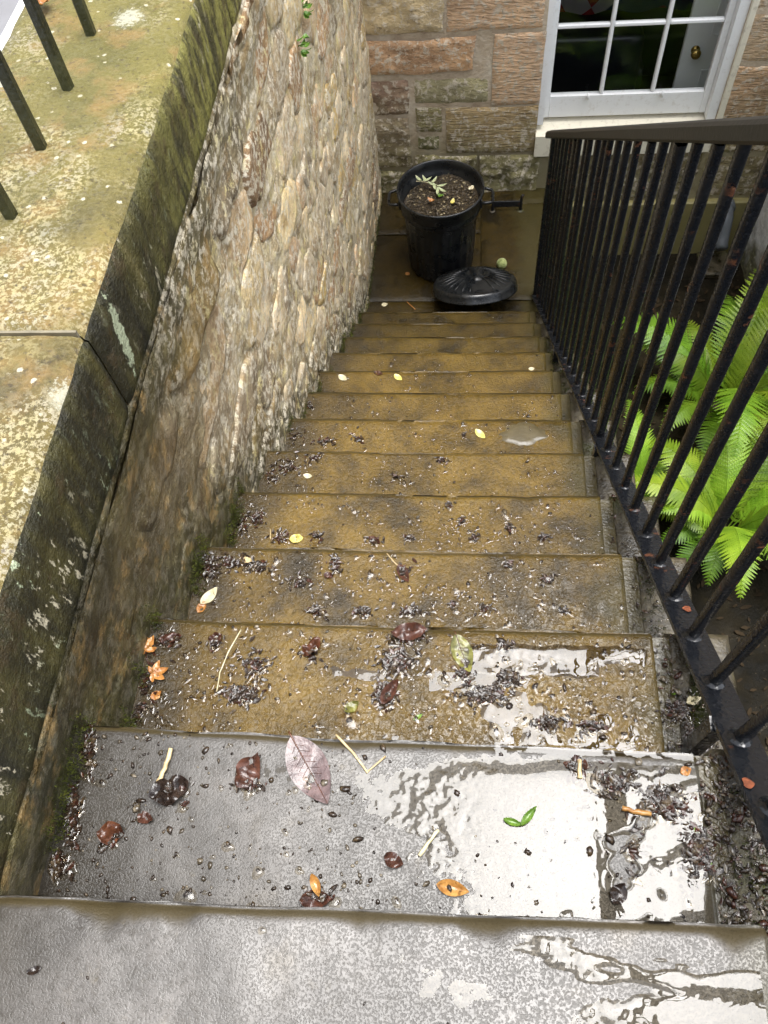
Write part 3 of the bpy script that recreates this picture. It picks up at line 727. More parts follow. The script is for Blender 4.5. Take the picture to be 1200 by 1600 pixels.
# room behind
MAT['room'] = m_flat('room_wall_paint', (.5, .46, .42), .8, .2, 3); MAT['roomfloor'] = m_flat('room_carpet', (.06, .045, .04), .9, .3, 40)
rm = MB(); a = (-1.2, YW + .37, -2.9); b = (3.6, YW + 4.2, .1)
rm.add([(a[0], a[1], a[2]), (b[0], a[1], a[2]), (b[0], b[1], a[2]), (a[0], b[1], a[2]), (a[0], a[1], b[2]), (b[0], a[1], b[2]), (b[0], b[1], b[2]), (a[0], b[1], b[2])], [(4, 7, 6, 5), (3, 2, 6, 7), (0, 3, 7, 4), (1, 5, 6, 2)])
ob('room_wall', rm.me('room_wall'), MAT['room'], house)
fl = MB(); fl.add([(a[0], a[1], a[2]), (b[0], a[1], a[2]), (b[0], b[1], a[2]), (a[0], b[1], a[2])], [(0, 1, 2, 3)]); ob('room_floor', fl.me('room_floor'), MAT['roomfloor'], house)

# panelled door standing open inside the room
MAT['doorp'] = m_flat('door_paint', (.8, .82, .8), .45, .06, 4); MAT['brass'] = m_flat('brass', (.55, .38, .12), .25, .2, 30, Metallic=1.0)
MAT['leather'] = m_flat('black_leather', (.012, .014, .016), .35, .4, 25)
dr = MB(); dr.box((0, -.02, -2.9), (.80, .02, -.75), bev=.003)
door = ob('interior_door', fixn(dr.me('interior_door')), MAT['doorp'], house, (1.345, 4.84, 0)); door.rotation_euler[2] = math.radians(-4)
for (x0, x1, z0, z1) in ((.14, .66, -1.72, -.92), (.14, .66, -2.70, -1.92)):
    p = MB(); w = .012
    p.box((x0, -.028, z0), (x1, -.0205, z0 + w)); p.box((x0, -.028, z1 - w), (x1, -.0205, z1)); p.box((x0, -.028, z0 + w), (x0 + w, -.0205, z1 - w)); p.box((x1 - w, -.028, z0 + w), (x1, -.0205, z1 - w))
    ob('panel_moulding', p.me('panel_moulding'), MAT['doorp'], door)
k = MB(); k.lathe([(0.001, .0), (.026, .002), (.026, .006), (.011, .010), (.010, .028), (.024, .036), (.030, .048), (.026, .060), (.012, .066), (.001, .067)], 20)
kn = ob('knob', k.me('knob', True), MAT['brass'], door, (.075, -.02, -1.80)); kn.rotation_euler[0] = math.radians(90)
# black armchair behind the glass
def cushion(a, b, bulge=.03, n=14, seed=0):
    """rounded upholstered block"""
    a = np.array(a, float); b = np.array(b, float); V = []; F = []
    c = (a + b) / 2; h = (b - a) / 2
    nu, nv = n * 2, n
    for i in range(nv + 1):
        th = -math.pi / 2 + math.pi * i / nv
        for j in range(nu):
            ph = 2 * math.pi * j / nu
            d = np.array((math.cos(th) * math.cos(ph), math.cos(th) * math.sin(ph), math.sin(th)))
            e = np.sign(d) * np.abs(d) ** .42; e = e / np.max(np.abs(e)) * (1 - .06 * (1 - np.max(np.abs(d))))
            V.append(c + h * e)
    for i in range(nv):
        for j in range(nu): F.append((i * nu + j, i * nu + (j + 1) % nu, (i + 1) * nu + (j + 1) % nu, (i + 1) * nu + j))
    return mesh('cushion', V, F)
ch = thing('armchair', 'black leather armchair seen through the window panes', 'armchair', (.86, 5.62, -2.9))
for nm, a, b in (('backrest', (-.36, -.32, .30), (.36, -.12, .92)), ('seat', (-.30, -.13, .22), (.30, .45, .45)), ('armrest', (-.42, -.2, .12), (-.29, .45, .62)), ('armrest', (.29, -.2, .12), (.42, .45, .62)), ('base', (-.38, -.25, .02), (.38, .42, .24))):
    o = ob(nm, cushion(a, b), MAT['leather'], ch)
# red and white patterned throw hanging on the back of the room
s = N('red_white_quilt'); f = s.t.nodes.new('ShaderNodeTexChecker'); s.put(f.inputs[0], s.map(s.tc('Object'), (1, 1, 1), (0, .6, 0))); f.inputs['Scale'].default_value = 5.5
f.inputs[1].default_value = (.32, .012, .014, 1); f.inputs[2].default_value = (.5, .46, .42, 1)
c2 = s.mix(s.lin(s.noise(3.0, 1, .4, vec=s.tc('Object')), .52, .56), f.outputs[0], (.03, .04, .10)); MAT['quilt'] = s.done(c2, .9)
ny_, nz_ = 60, 24
X, Z = np.meshgrid(np.linspace(-.75, .75, ny_), np.linspace(0, .62, nz_), indexing='ij')
Yq = .03 * np.sin(X * 17) * (1 - Z) + .2 * (.62 - Z) 
q = ob('patchwork_throw', mesh('patchwork_throw', np.stack([X, -Yq, Z], -1).reshape(-1, 3), grid_faces(ny_, nz_)), MAT['quilt'], None, (1.25, 6.55, -2.43))
tag(q, 'red and white patchwork throw deep inside the room behind the window', 'throw')
sf = thing('settee', 'dark settee under the patchwork throw inside the room', 'settee', (1.25, 6.9, -2.9))
for nm, a, b in (('backrest', (-.85, -.06, .2), (.85, .16, .99)), ('seat', (-.85, -.75, .1), (.85, -.06, .44))): ob(nm, cushion(a, b), MAT['leather'], sf)

# ------------------------------------------------------------------ iron railing on the right of the flight
XB = .478
rail = thing('stair_railing', 'black iron railing with close bars down the right side of the steps', 'railing', (0, 0, 0))
def sloped(x0, x1, ya, yb, c, t, me_, ca=None, bev=.003):
    k0 = c if ca is None else ca
    za, zb = -K * ya + k0, -K * yb + c
    V = [(x0, ya, za - t), (x1, ya, za - t), (x1, ya, za), (x0, ya, za), (x0, yb, zb - t), (x1, yb, zb - t), (x1, yb, zb), (x0, yb, zb)]
    me_.add(V, [(0, 1, 2, 3), (4, 7, 6, 5), (0, 4, 5, 1), (1, 5, 6, 2), (2, 6, 7, 3), (3, 7, 4, 0)])
YE = 3.40
b = MB(); sloped(XB - .026, XB + .028, -.45, YE, .034, .012, b); ob('bottom_rail', fixn(b.me('bottom_rail')), MAT['iron'], rail)
# handrail: flat-sided convex bar
ys = np.linspace(-.45, YE + .03, 40); prof = [(-.024, -.040), (-.028, -.034), (-.028, -.010), (-.022, -.002), (0, .003), (.022, -.002), (.028, -.010), (.028, -.034), (.024, -.040)]
def crail(y): return 1.035 + .0118 * (y - .9)
V = []
for y in ys:
    for (dx, dz) in prof: V.append((XB - .016 + dx, y, -K * y + crail(y) + dz + .022))
m = len(prof); F = grid_faces(len(ys), m) + [((i) * m, (i + 1) * m, (i + 1) * m + m - 1, i * m + m - 1)[::-1] for i in range(len(ys) - 1)] + [tuple(range(m)), tuple(range((len(ys) - 1) * m, len(ys) * m))[::-1]]
ob('handrail', fixn(mesh('handrail', V, F, False)), m_flat('weathered_black_paint', (.011, .0105, .008), .5, .5, 25, Specular_IOR_Level=.35), rail)
bal_y = [.272 + .1115 * i for i in range(-6, 29)]
def bar_mesh(rad_x, rad_y, h, seed):
    V = []; zz = np.linspace(0, h, 26); n = 8
    for z in zz:
        for k in range(n):
            w = 2 * math.pi * (k + .5) / n; j = 1 + .10 * (vnoise(np.array([z * 40 + seed]), np.array([k * 1.7 + seed]))[0] - .5)
            cx = .0025 * (vnoise(np.array([z * 3 + seed]), np.array([seed]))[0] - .5)
            ex = math.copysign(abs(math.cos(w)) ** .55, math.cos(w)); ey = math.copysign(abs(math.sin(w)) ** .55, math.sin(w))
            V.append((cx + rad_x * j * ex, rad_y * j * ey, z))
    F = [(i * n + k, i * n + (k + 1) % n, (i + 1) * n + (k + 1) % n, (i + 1) * n + k) for i in range(len(zz) - 1) for k in range(n)]
    return mesh('baluster', V, F)
bars = [bar_mesh(.0098, .0098, 1.0, sd) for sd in (1.3, 5.1, 9.7, 14.2)]
for i, y in enumerate(bal_y):
    if y > YE: break
    thick = (i == 16 or i == 28)
    zb = -K * y + .030; h = crail(y) - .026 + .012 - .030
    if thick: o = ob('standard', bar_mesh(.013, .022, h, i), MAT['iron'], rail, (XB, y, zb))
    else:
        o = ob('baluster', bars[i % 4], MAT['iron'], rail, (XB, y, zb)); o.scale = (1, 1, h); o.rotation_euler = (random.uniform(-.006, .006), random.uniform(-.004, .004), random.choice((0, 1.57, 3.14)))
    if .1 < y < 2.2:
        bl = MB(); th = np.linspace(0, 2 * math.pi, 12, endpoint=False); r0 = .016 + .004 * random.random()
        V = [(.0, 0, .006 - .0 * K)] + [(r0 * .6 * math.cos(t), r0 * .6 * math.sin(t), .005 - K * r0 * .6 * math.sin(t)) for t in th] + [(r0 * math.cos(t), r0 * math.sin(t), -.002 - K * r0 * math.sin(t)) for t in th]
        F = [(0, 1 + k, 1 + (k + 1) % 12) for k in range(12)] + [(1 + k, 13 + k, 13 + (k + 1) % 12, 1 + (k + 1) % 12) for k in range(12)]
        ob('weld_collar', mesh('weld_collar', V, F), MAT['iron'], rail, (XB, y, -K * y + .036))
for (dx, y) in ((.012, .566), (-.018, .195)):
    rb = MB(); n = 14; r0 = random.uniform(.005, .0075)
    th = np.linspace(0, 2 * math.pi, n, endpoint=False)
    V = [(0, 0, .0015)] + [(r0 * (1 + .25 * math.sin(3 * t + y * 9)) * math.cos(t), r0 * 1.2 * math.sin(t), .0008 - K * r0 * 1.2 * math.sin(t)) for t in th]
    ob('rust_spot', mesh('rust_spot', V, [(0, 1 + k, 1 + (k + 1) % n) for k in range(n)]), MAT['rust'], rail, (XB + dx, y, -K * y + .036))
# end post and short feet that carry the bottom rail
b = MB(); b.box((XB - .017, YE - .012, ZL - .02), (XB + .017, YE + .026, -K * YE + 1.06), bev=.003); ob('end_post', fixn(b.me('end_post')), MAT['iron'], rail)
for y in (2.28, .30, 1.30):
    b = MB(); n = math.ceil(y / G); b.box((XB - .030, y - .012, -n * R - .03), (XB - .005, y + .012, -K * y + .023)); ob('foot', b.me('foot'), MAT['iron'], rail)

# railing on the coping: plain upright bars
sr = thing('street_railing', 'green-stained iron bars standing on the lichened coping', 'railing', (0, 0, 0))
s = N('algae_stained_iron'); z_ = s.sep()[2]; f = s.noise(30, 4, .65)
cc = s.mix(s.lin(s.math('ADD', z_, s.math('MULTIPLY', f, .12)), .17, .48, .9, .0), (.012, .013, .012), s.ramp(f, [(.3, (.018, .02, .007)), (.6, (.05, .052, .016)), (.75, (.1, .1, .035))]))
MAT['iron_g'] = s.done(cc, s.lin(f, .3, .7, .3, .6), s.bump(s.math('ADD', f, s.noise(120, 3)), .6, .004))
for i in range(-7, 15):
    y = 1.072 + .1935 * i
    if y > YW - .1: break
    b = MB(); b.box((-.0105, -.0105, ZC - .03), (.0105, .0105, 1.12), bev=.003)
    o = ob('upright_bar', fixn(b.me('upright_bar')), MAT['iron_g'], sr, (-.753, y, 0)); o.rotation_euler = (random.uniform(-.01, .01), random.uniform(-.012, .012), random.uniform(-.3, .3))
b = MB(); b.box((-.775, -.60, 1.08), (-.731, YW - .08, 1.092)); ob('top_rail', b.me('top_rail'), MAT['iron_g'], sr)

# ------------------------------------------------------------------ dustbin on the landing
BC = np.array((-.083, 3.71, ZL + .003))
bn = thing('dustbin', 'black plastic dustbin without its lid, full of wet compost', 'dustbin', tuple(BC))
fl = lambda r, z, w: r + (.0022 * math.copysign(abs(math.sin(24 * w)) ** .5, math.sin(24 * w)) if .02 < z < .40 and r > .18 else 0)
b = MB(); b.lathe([(.001, .012), (.17, .012), (.182, .0), (.190, .006), (.192, .03), (.193, .032), (.200, .20), (.208, .38), (.212, .405), (.2125, .407)], 144, mod=fl)
ob('body', fixn(b.me('body', True)), MAT['bin'], bn)
b = MB(); b.lathe([(.2125, .405), (.226, .408), (.229, .414), (.229, .440), (.225, .446), (.231, .450), (.235, .456), (.237, .505), (.243, .512), (.246, .520), (.244, .528), (.238, .530), (.233, .526), (.229, .500), (.224, .46), (.214, .452), (.210, .40), (.205, .33)], 120)
rim = ob('rim', fixn(b.me('rim', True)), MAT['bin'], bn)
b = MB()
for k in range(60):
    w = 2 * math.pi * k / 60; c, s_ = math.cos(w), math.sin(w)
    b.box((-.003, -.0035, -.010), (.002, .0035, .010), rot=((c, -s_, 0), (s_, c, 0), (0, 0, 1)), c=(0, 0, 0)); b.V[-1] = b.V[-1] + np.array((.2295 * c, .2295 * s_, .427))
ob('grip_ribs', b.me('grip_ribs'), MAT['bin'], rim)
for sgn in (-1, 1):
    h = MB(); pa = [(.225, -.062, .468), (.262, -.060, .466), (.288, -.05, .463), (.293, -.034, .462), (.293, .034, .462), (.288, .05, .463), (.262, .060, .466), (.225, .062, .468)]
    h.tube([(sgn * x, y, z) for x, y, z in pa], .0085, 8); h.box((sgn * .228 - .006, -.075, .440), (sgn * .228 + .006, .075, .495), bev=.002)
    ob('handle', fixn(h.me('handle', True)), MAT['bin'], bn)
# compost heap
n1, n2 = 26, 64; V = [(0, 0, .462)]; F = []
for i in range(1, n1 + 1):
    r_ = .2125 * i / n1
    for k in range(n2):
        w = 2 * math.pi * k / n2; x, y = r_ * math.cos(w), r_ * math.sin(w)
        V.append((x, y, .448 + .03 * (1 - (r_ / .2125) ** 2) - .03 * (x < -.02) * (r_ / .21) + .03 * (float(fbm(x, y, 26, 4, 3, .6)) - .5)))
F += [(0, 1 + k, 1 + (k + 1) % n2) for k in range(n2)] + [(1 + (i - 1) * n2 + k, 1 + i * n2 + k, 1 + i * n2 + (k + 1) % n2, 1 + (i - 1) * n2 + (k + 1) % n2) for i in range(1, n1) for k in range(n2)]
cp = ob('compost', mesh('compost', V, F), MAT['soil'], None, tuple(BC)); tag(cp, 'dark wet compost heaped inside the dustbin', 'compost', kind='stuff')

# lid lying tilted against the last step
rl = .240
lp = [(.001, .074), (.04, .073), (.075, .070), (.080, .060), (.10, .057), (.135, .050), (.17, .040), (.20, .030), (.222, .024), (.232, .018), (.239, .004), (.240, -.022), (.245, -.026), (.245, -.032), (.238, -.034), (.232, -.030), (.231, .0), (.22, .012), (.1, .04), (.001, .05)]
def lidmod(r_, z, w):
    return r_
b = MB(); b.lathe(lp, 120)
lidE = thing('dustbin_lid', 'black ribbed plastic dustbin lid lying tilted on the bottom step', 'bin lid', (.118, 3.372, -2.262))
lidE.rotation_euler = (math.radians(-24), math.radians(2.5), math.radians(12))
V0 = np.concatenate(b.V)
for v in V0:                                             # recessed bowl either side of the grip
    r_ = math.hypot(v[0], v[1])
    if v[2] > .045 and r_ < .085:
        if abs(v[0]) > .022: v[2] -= .028 * float(sstep(.022, .034, abs(v[0]))) * float(sstep(.083, .06, r_))
ob('dome', fixn(mesh('dome', V0, b.F)), MAT['bin'], lidE)
for k in range(28):
    w = 2 * math.pi * (k + .5) / 28
    if abs(math.cos(w)) < .12: continue
    rb = MB(); P = [(.090 * math.cos(w), .090 * math.sin(w), .0595), (.13 * math.cos(w), .13 * math.sin(w), .053), (.17 * math.cos(w), .17 * math.sin(w), .042), (.208 * math.cos(w), .208 * math.sin(w), .029)]
    rb.tube(P, [.0035, .0045, .0045, .003], 6); ob('rib', rb.me('rib', True), MAT['bin'], lidE)
b = MB()
gy = np.linspace(-.105, .105, 15); V = []
for y in gy:
    zz = .056 + .034 * math.cos(y / .105 * math.pi / 2) ** .6; hw = .024 - .004 * math.cos(y / .105 * math.pi / 2)
    V += [(-hw, y, .046), (-hw, y, zz - .008), (-hw * .7, y, zz), (hw * .7, y, zz), (hw, y, zz - .008), (hw, y, .046)]
b.add(V, grid_faces(15, 6) + [tuple(range(6)), tuple(range(84, 90))[::-1]]); ob('grip', fixn(b.me('grip', True)), MAT['bin'], lidE)

# old ball
s = N('worn_ball_felt'); o_ = s.tc('Object'); f = s.noise(38, 4, .65, vec=o_); 
c = s.ramp(f, [(.35, (.12, .15, .035)), (.55, (.33, .37, .14)), (.68, (.55, .56, .42))]); MAT['ball'] = s.done(c, .85, s.bump(s.noise(200, 3, vec=o_), .8, .004))
b = MB(); nn = 24
b.lathe([(max(.0005, .032 * math.sin(math.pi * i / nn)) * (1.0 - (.025 if abs(i - nn * .45) < .6 else 0)), -.032 * math.cos(math.pi * i / nn)) for i in range(nn + 1)], 32)
bl = ob('ball', b.me('ball', True), MAT['ball'], None, (*on_step(784, 412, 13, .03)[:2], ZL + .031)); bl.rotation_euler = (.7, .4, .2)
tag(bl, 'small worn pale green ball on the landing beside the bin', 'ball')

# boot scraper
bs = thing('boot_scraper', 'iron boot scraper set in the landing right of the bin', 'boot scraper', (.318, 4.15, ZL))
for x in (-.088, .088):
    b = MB(); b.tube([(x, 0, -.01), (x, 0, .06), (x * 1.02, 0, .105), (x * 1.12, 0, .118)], [.011, .009, .0085, .009], 8); ob('upright', b.me('upright', True), MAT['iron'], bs)
    b = MB(); b.lathe([(.001, .006), (.016, .005), (.022, -.004)], 12, (x, 0, .002)); ob('footing', b.me('footing', True), MAT['kerb'], bs)
b = MB(); b.box((-.090, -.004, .030), (.090, .004, .075), bev=.002); ob('blade', fixn(b.me('blade')), MAT['iron'], bs)

# ------------------------------------------------------------------ white wall, pipe and pier at the right
ww = thing('white_wall', 'flaking white painted wall behind the ferns at the far right', 'wall', (0, 0, 0))
X0 = 1.93; ny, nz = 90, 90
Y, Z = np.meshgrid(np.linspace(2.6, YW + .02, ny), np.linspace(ZG - .03, -1.25, nz), indexing='ij')
X = X0 + .03 * (fbm(Y, Z, 5, 4, 21) - .5) + .010 * (fbm(Y, Z, 25, 4, 22) - .5)
ob('face', mesh('face', np.stack([X, Y, Z], -1).reshape(-1, 3), grid_faces(ny, nz, True)), MAT['render'], ww)
b = MB(); b.box((X0 + .03, 2.6, ZG - .03), (X0 + .34, YW - .04, -1.25)); ob('core', b.me('core'), MAT['render'], ww)
b = MB(); b.box((X0 - .04, 2.57, -1.245), (X0 + .38, YW - .04, -1.17), bev=.012); ob('cope', fixn(b.me('cope')), MAT['coping'], ww)
dp = thing('drainpipe', 'grey drainpipe shoe at the foot of the house wall', 'drainpipe', (1.74, YW - .06, ZG))
pg = m_flat('grey_pipe', (.10, .11, .12), .4, .3, 12)
b = MB(); b.tube([(0, .12, .40), (0, .02, .39), (0, -.04, .35), (0, -.07, .28), (0, -.10, .21), (0, -.14, .19)], .042, 16); ob('pipe', b.me('pipe', True), pg, dp)
b = MB(); b.tube([(0, .05, .395), (0, .0, .385)], .052, 16); ob('collar', b.me('collar', True), pg, dp)
b = MB(); b.box((-.10, -.22, .0), (.10, .0, .05), bev=.01); ob('gully', fixn(b.me('gully')), MAT['kerb'], dp)
pr = MB(); nx, ny = 30, 40
X, Y = np.meshgrid(np.linspace(.405, .62, nx), np.linspace(-.62, -.045, ny), indexing='ij'); ed = np.minimum(np.minimum(X - .405, .62 - X), -.045 - Y)
Z = .022 + .010 * (fbm(X, Y, 12, 4, 33) - .5) - .028 * np.clip(1 - ed / .03, 0, 1) ** 2
MAT['pier'] = m_flat('pale_dry_stone', (.50, .44, .30), .8, .35, 30)
p_ = ob('pale_stone', mesh('pale_stone', np.stack([X, Y, Z], -1).reshape(-1, 3), grid_faces(nx, ny)), MAT['pier']); tag(p_, 'pale dry stone slab at the right end of the top step', 'stone')

# ------------------------------------------------------------------ ferns
def frond(L, wid, droop, npin, seed, rise=.75):
    r_ = random.Random(seed); V = []; F = []
    pts = []; p = np.array((0., 0., 0.)); ang = math.radians(78 * rise + 10)
    m = 40
    for i in range(m + 1):
        pts.append(p.copy()); t = i / m
        p = p + np.array((math.cos(ang), 0, math.sin(ang))) * L / m
        ang -= droop / m * (0.35 + 1.5 * t)
    pts = np.array(pts); twist = r_.uniform(-.25, .25); side_bend = r_.uniform(-.12, .12) * L
    pts[:, 1] += side_bend * (np.linspace(0, 1, m + 1) ** 2)
    mb = MB(); mb.tube(list(pts[::2]), list(np.linspace(.0042, .0009, len(pts[::2]))), 5)
    def at(t):
        f = t * m; i = min(int(f), m - 1); q_ = pts[i] + (pts[i + 1] - pts[i]) * (f - i); d = pts[i + 1] - pts[i]; return q_, d / np.linalg.norm(d)
    for k in range(npin):
        t = .14 + .86 * (k / npin) ** .92
        q_, d = at(t)
        side = np.cross(d, (0, 0, 1.0)); side /= np.linalg.norm(side) + 1e-9; nrm = np.cross(side, d)
        env = math.sin(math.pi * min(1, ((t - .10) / .92)) ** .62) ** .85 if t < .985 else .05
        lp_ = wid * max(.03, env) * r_.uniform(.92, 1.06)
        for sg in (-1, 1):
            ax = side * sg * math.cos(.32 + .35 * t) + d * math.sin(.32 + .35 * t); ax = ax * math.cos(.16) - nrm * math.sin(.16 * r_.uniform(.2, 1.6)); ax /= np.linalg.norm(ax)
            wv = np.cross(nrm, ax); wv /= np.linalg.norm(wv)
            nl = 11; hw = .0165 * (L / .9) * min(1.0, .35 + env)
            c0 = len(mb.V) and mb.n
            Vp = []; Fp = []
            # toothed pinna: lobes each side of a midrib
            sag = -.10 * lp_
            for j in range(nl):
                u = j / nl; u2 = (j + .86) / nl; um = (j + .62) / nl
                w0 = hw * (1 - u ** 1.6) + .0008; wm = hw * (1 - um ** 1.6) + .0008
                a = q_ + ax * lp_ * u + nrm * sag * u * u; b2 = q_ + ax * lp_ * u2 + nrm * sag * u2 * u2
                mid_ = q_ + ax * lp_ * (um + .05) + nrm * sag * um * um
                e1 = mid_ + wv * wm - nrm * wm * .22; e2 = mid_ - wv * wm - nrm * wm * .22
                e1b = a + wv * w0 * .55 + ax * lp_ * .01; e2b = a - wv * w0 * .55 + ax * lp_ * .01
                i0 = len(Vp); Vp += [a, b2, e1, e2, e1b, e2b]; Fp += [(i0, i0 + 1, i0 + 2, i0 + 4), (i0, i0 + 5, i0 + 3, i0 + 1)]
            mb.add(Vp, Fp)
    return mb.me('frond', False)
protos = [frond(.95, .17, 1.55, 34, 1), frond(.85, .16, 1.9, 32, 2), frond(.75, .14, 1.3, 30, 3), frond(1.05, .18, 1.8, 36, 4), frond(.6, .12, 1.7, 26, 5)]
def fern(label, loc, n, seed, rmin=0.0, sc=1.0, dirs=None):
    r_ = random.Random(seed); t = thing('fern', label, 'fern', loc, 'ferns in the sunken area')
    for i in range(n):
        yaw = 2 * math.pi * i / n + r_.uniform(-.25, .25) if dirs is None else dirs[i % len(dirs)] + r_.uniform(-.1, .1)
        o = ob('frond', r_.choice(protos), MAT['fern'], t); s_ = sc * r_.uniform(.8, 1.1); o.scale = (s_, s_, s_)
        o.rotation_euler = (r_.uniform(-.2, .2), r_.uniform(-.22, .18), yaw); v = r_.uniform(.55, 1.35); o.color = (v * r_.uniform(.8, 1.2), v, v, 1)
        o.location = (.03 * math.cos(yaw), .03 * math.sin(yaw), r_.uniform(-.03, .03))
    b = MB(); b.lathe([(.001, .06), (.03, .05), (.045, .01), (.05, -.04)], 12); ob('crown', b.me('crown', True), MAT['soil'], t)
    return t
fern('large bright green fern nearest the white wall behind the bars', (1.60, 2.98, ZG), 20, 3, sc=1.12)
fern('bright green fern spreading low beside the middle of the railing', (1.50, 2.12, ZG), 19, 8, sc=.98)
fern('small fern tucked against the outer side of the steps', (1.05, 2.3, ZG), 10, 12, sc=.66)

# ------------------------------------------------------------------ litter, water and moss
def sz(n, x, y):
    """height of tread n at x, y"""
    x = np.asarray(x, float); y = np.asarray(y, float)
    if n >= NST: return np.full(np.shape(x), ZL + .002)
    yn = n * G + skew(n, x) + .006 * (fbm(x, x * 0, 7, 4, n + 50) - .5)
    return -n * R + step_top(x, y, n, yn)
def leaf_me(L, W, seed, curl=.2, fold=.25, crumple=.0, tipw=1.0, serr=0.0, nl=18, nw=7):
    r_ = random.Random(seed); V = []
    for i in range(nl + 1):
        t = i / nl; w = W * (math.sin(math.pi * t ** .85) ** .8 if 0 < t < 1 else 0.02)
        w = max(w, .012 * W) * (1 + serr * (.5 if i % 2 else -.5))
        for j in range(nw):
            s_ = (j / (nw - 1)) * 2 - 1
            x = L * (t - .5); y = s_ * w / 2
            z = fold * abs(y) * .8 + curl * L * (t - .5) ** 2 * 2
            if crumple:
                z += crumple * W * (float(fbm(x / W, y / W, 2.6, 3, seed)) - .5) * 1.6
                y *= 1 - .35 * crumple * float(fbm(x / W, 0, 2.2, 2, seed + 3)); x += crumple * .3 * W * (float(fbm(y / W, x / W, 2, 2, seed + 5)) - .5)
            V.append((x, y, z))
    V = np.array(V); V[:, 2] -= np.percentile(V[:, 2], 12)
    return mesh('blade', V, grid_faces(nl + 1, nw)), V
LEAFM = {}
def lm(key, c1, c2, rough=.25):
    if key not in LEAFM: LEAFM[key] = m_leaf('leaf_' + key, c1, c2, rough)
    return LEAFM[key]
C_PURPLE = lm('dull_purple', (.05, .034, .033), (.17, .115, .11), .25); C_ORANGE = lm('orange', (.22, .08, .02), (.5, .235, .065)); C_BROWN = lm('dark_brown', (.03, .013, .008), (.13, .045, .02))
C_RED = lm('red_brown', (.022, .010, .007), (.105, .042, .026)); C_YEL = lm('yellow', (.45, .38, .07), (.75, .66, .22)); C_PALE = lm('pale', (.42, .36, .2), (.66, .6, .42)); C_GREEN = lm('green', (.03, .07, .01), (.16, .28, .03))
C_OCHRE = lm('ochre', (.2, .075, .015), (.55, .30, .09), .2); C_LIME = lm('lime', (.07, .15, .012), (.2, .33, .04)); C_OLIVE = lm('olive', (.05, .05, .012), (.22, .21, .05)); C_STRAW = lm('straw', (.38, .27, .12), (.66, .52, .3), .4)
C_TWIG = lm('twig', (.035, .022, .014), (.12, .08, .05), .5); C_BLACK = lm('black_wet', (.008, .006, .005), (.035, .022, .016), .12)
def leaf(n, a, b, wpx, mat, label, seed, **kw):
    """a fallen leaf whose stalk end and tip are seen at pixels a and b on tread n"""
    A = on_step(*a, n, .004); B = on_step(*b, n, .004); L = float(np.linalg.norm(B[:2] - A[:2])); c = (A + B) / 2
    lift = kw.pop('lift', .0015); rid = kw.pop('rid', False)
    W = L * wpx; me_, V = leaf_me(L, W, seed, **kw)
    z = float(sz(n, c[0], c[1]))
    o = ob('fallen_leaf', me_, mat, None, (c[0], c[1], z + lift)); o.rotation_euler = (0, 0, math.atan2(B[1] - A[1], B[0] - A[0])); tag(o, label, 'leaf')
    if rid:
        nw = kw.get('nw', 7); mid_ = V.reshape(-1, nw, 3)[:, nw // 2] + np.array((0, 0, .0006)); mb = MB()
        mb.tube([mid_[0] + (mid_[0] - mid_[1]) * 1.6] + list(mid_), [L * .011] * 2 + list(np.linspace(L * .011, L * .003, len(mid_) - 1)), 6); ob('midrib', mb.me('midrib', True), C_BROWN, o)
        for sg in (-1, 1):
            for k in range(3, 15, 2):
                R_ = V.reshape(-1, nw, 3); p0 = R_[k, nw // 2]; p1 = R_[min(k + 2, len(R_) - 1), nw // 2 + sg * 2]; vb = MB()
                vb.tube([p0 + (0, 0, .0006), (p0 + p1) / 2 + (0, 0, .0009), p1 + (0, 0, .0005)], L * .0028, 5); ob('vein', vb.me('vein', True), C_BROWN, o)
    return o
def stick(n, P, rad, mat, label, cat='twig', seed=0, name='twig', branch=None):
    r_ = random.Random(seed); W = [on_step(*p, n, .004) for p in P]; c = np.mean(W, 0); z = float(sz(n, c[0], c[1])) + rad * .9
    pts = []
    for i in range(len(W) - 1):
        for t in np.linspace(0, 1, 5)[:-1]: pts.append(W[i] + (W[i + 1] - W[i]) * t)
    pts.append(W[-1]); pts = [np.array((p[0] - c[0] + r_.uniform(-1, 1) * rad * .16, p[1] - c[1] + r_.uniform(-1, 1) * rad * .16, r_.uniform(0, 1) * rad)) for p in pts]
    mb = MB(); mb.tube(pts, [rad * r_.uniform(.75, 1.15) for _ in pts], 7)
    if branch:
        Bp = [on_step(*p, n, .004) - c for p in branch]; mb.tube([np.array((p[0], p[1], rad * .6)) for p in Bp], rad * .75, 6)
    o = ob(name, mb.me(name, True), mat, None, (c[0], c[1], z)); return tag(o, label, cat)
def maple(n, ctr, rpx, yaw, mat, label, seed):
    c = on_step(*ctr, n); e = on_step(ctr[0] + rpx, ctr[1], n); rad = float(np.linalg.norm(e - c)); r_ = random.Random(seed)
    mb = MB()
    for k, (a_, l_) in enumerate(((0, 1.0), (.85, .85), (-.8, .9), (1.75, .55), (-1.7, .6))):
        a_ += r_.uniform(-.2, .2); _, Vb = leaf_me(rad * l_, rad * l_ * .5, seed * 7 + k, .25, .35, .35, nl=12, nw=7)
        Vb[:, 0] += rad * l_ * .5; ca, sa = math.cos(a_), math.sin(a_)
        mb.add(np.stack([ca * Vb[:, 0] - sa * Vb[:, 1], sa * Vb[:, 0] + ca * Vb[:, 1], Vb[:, 2] + .001 * k], 1), grid_faces(13, 7))
    o = ob('fallen_leaf', mb.me('blade', True), mat, None, (c[0], c[1], float(sz(n, c[0], c[1])) + .004)); o.rotation_euler = (0, 0, yaw)
    st = MB(); st.tube([(0, 0, .004), (-rad * .4, rad * .05, .004), (-rad * .75, 0, .002)], rad * .03, 6); ob('stalk', st.me('stalk', True), C_RED, o)
    return tag(o, label, 'leaf')
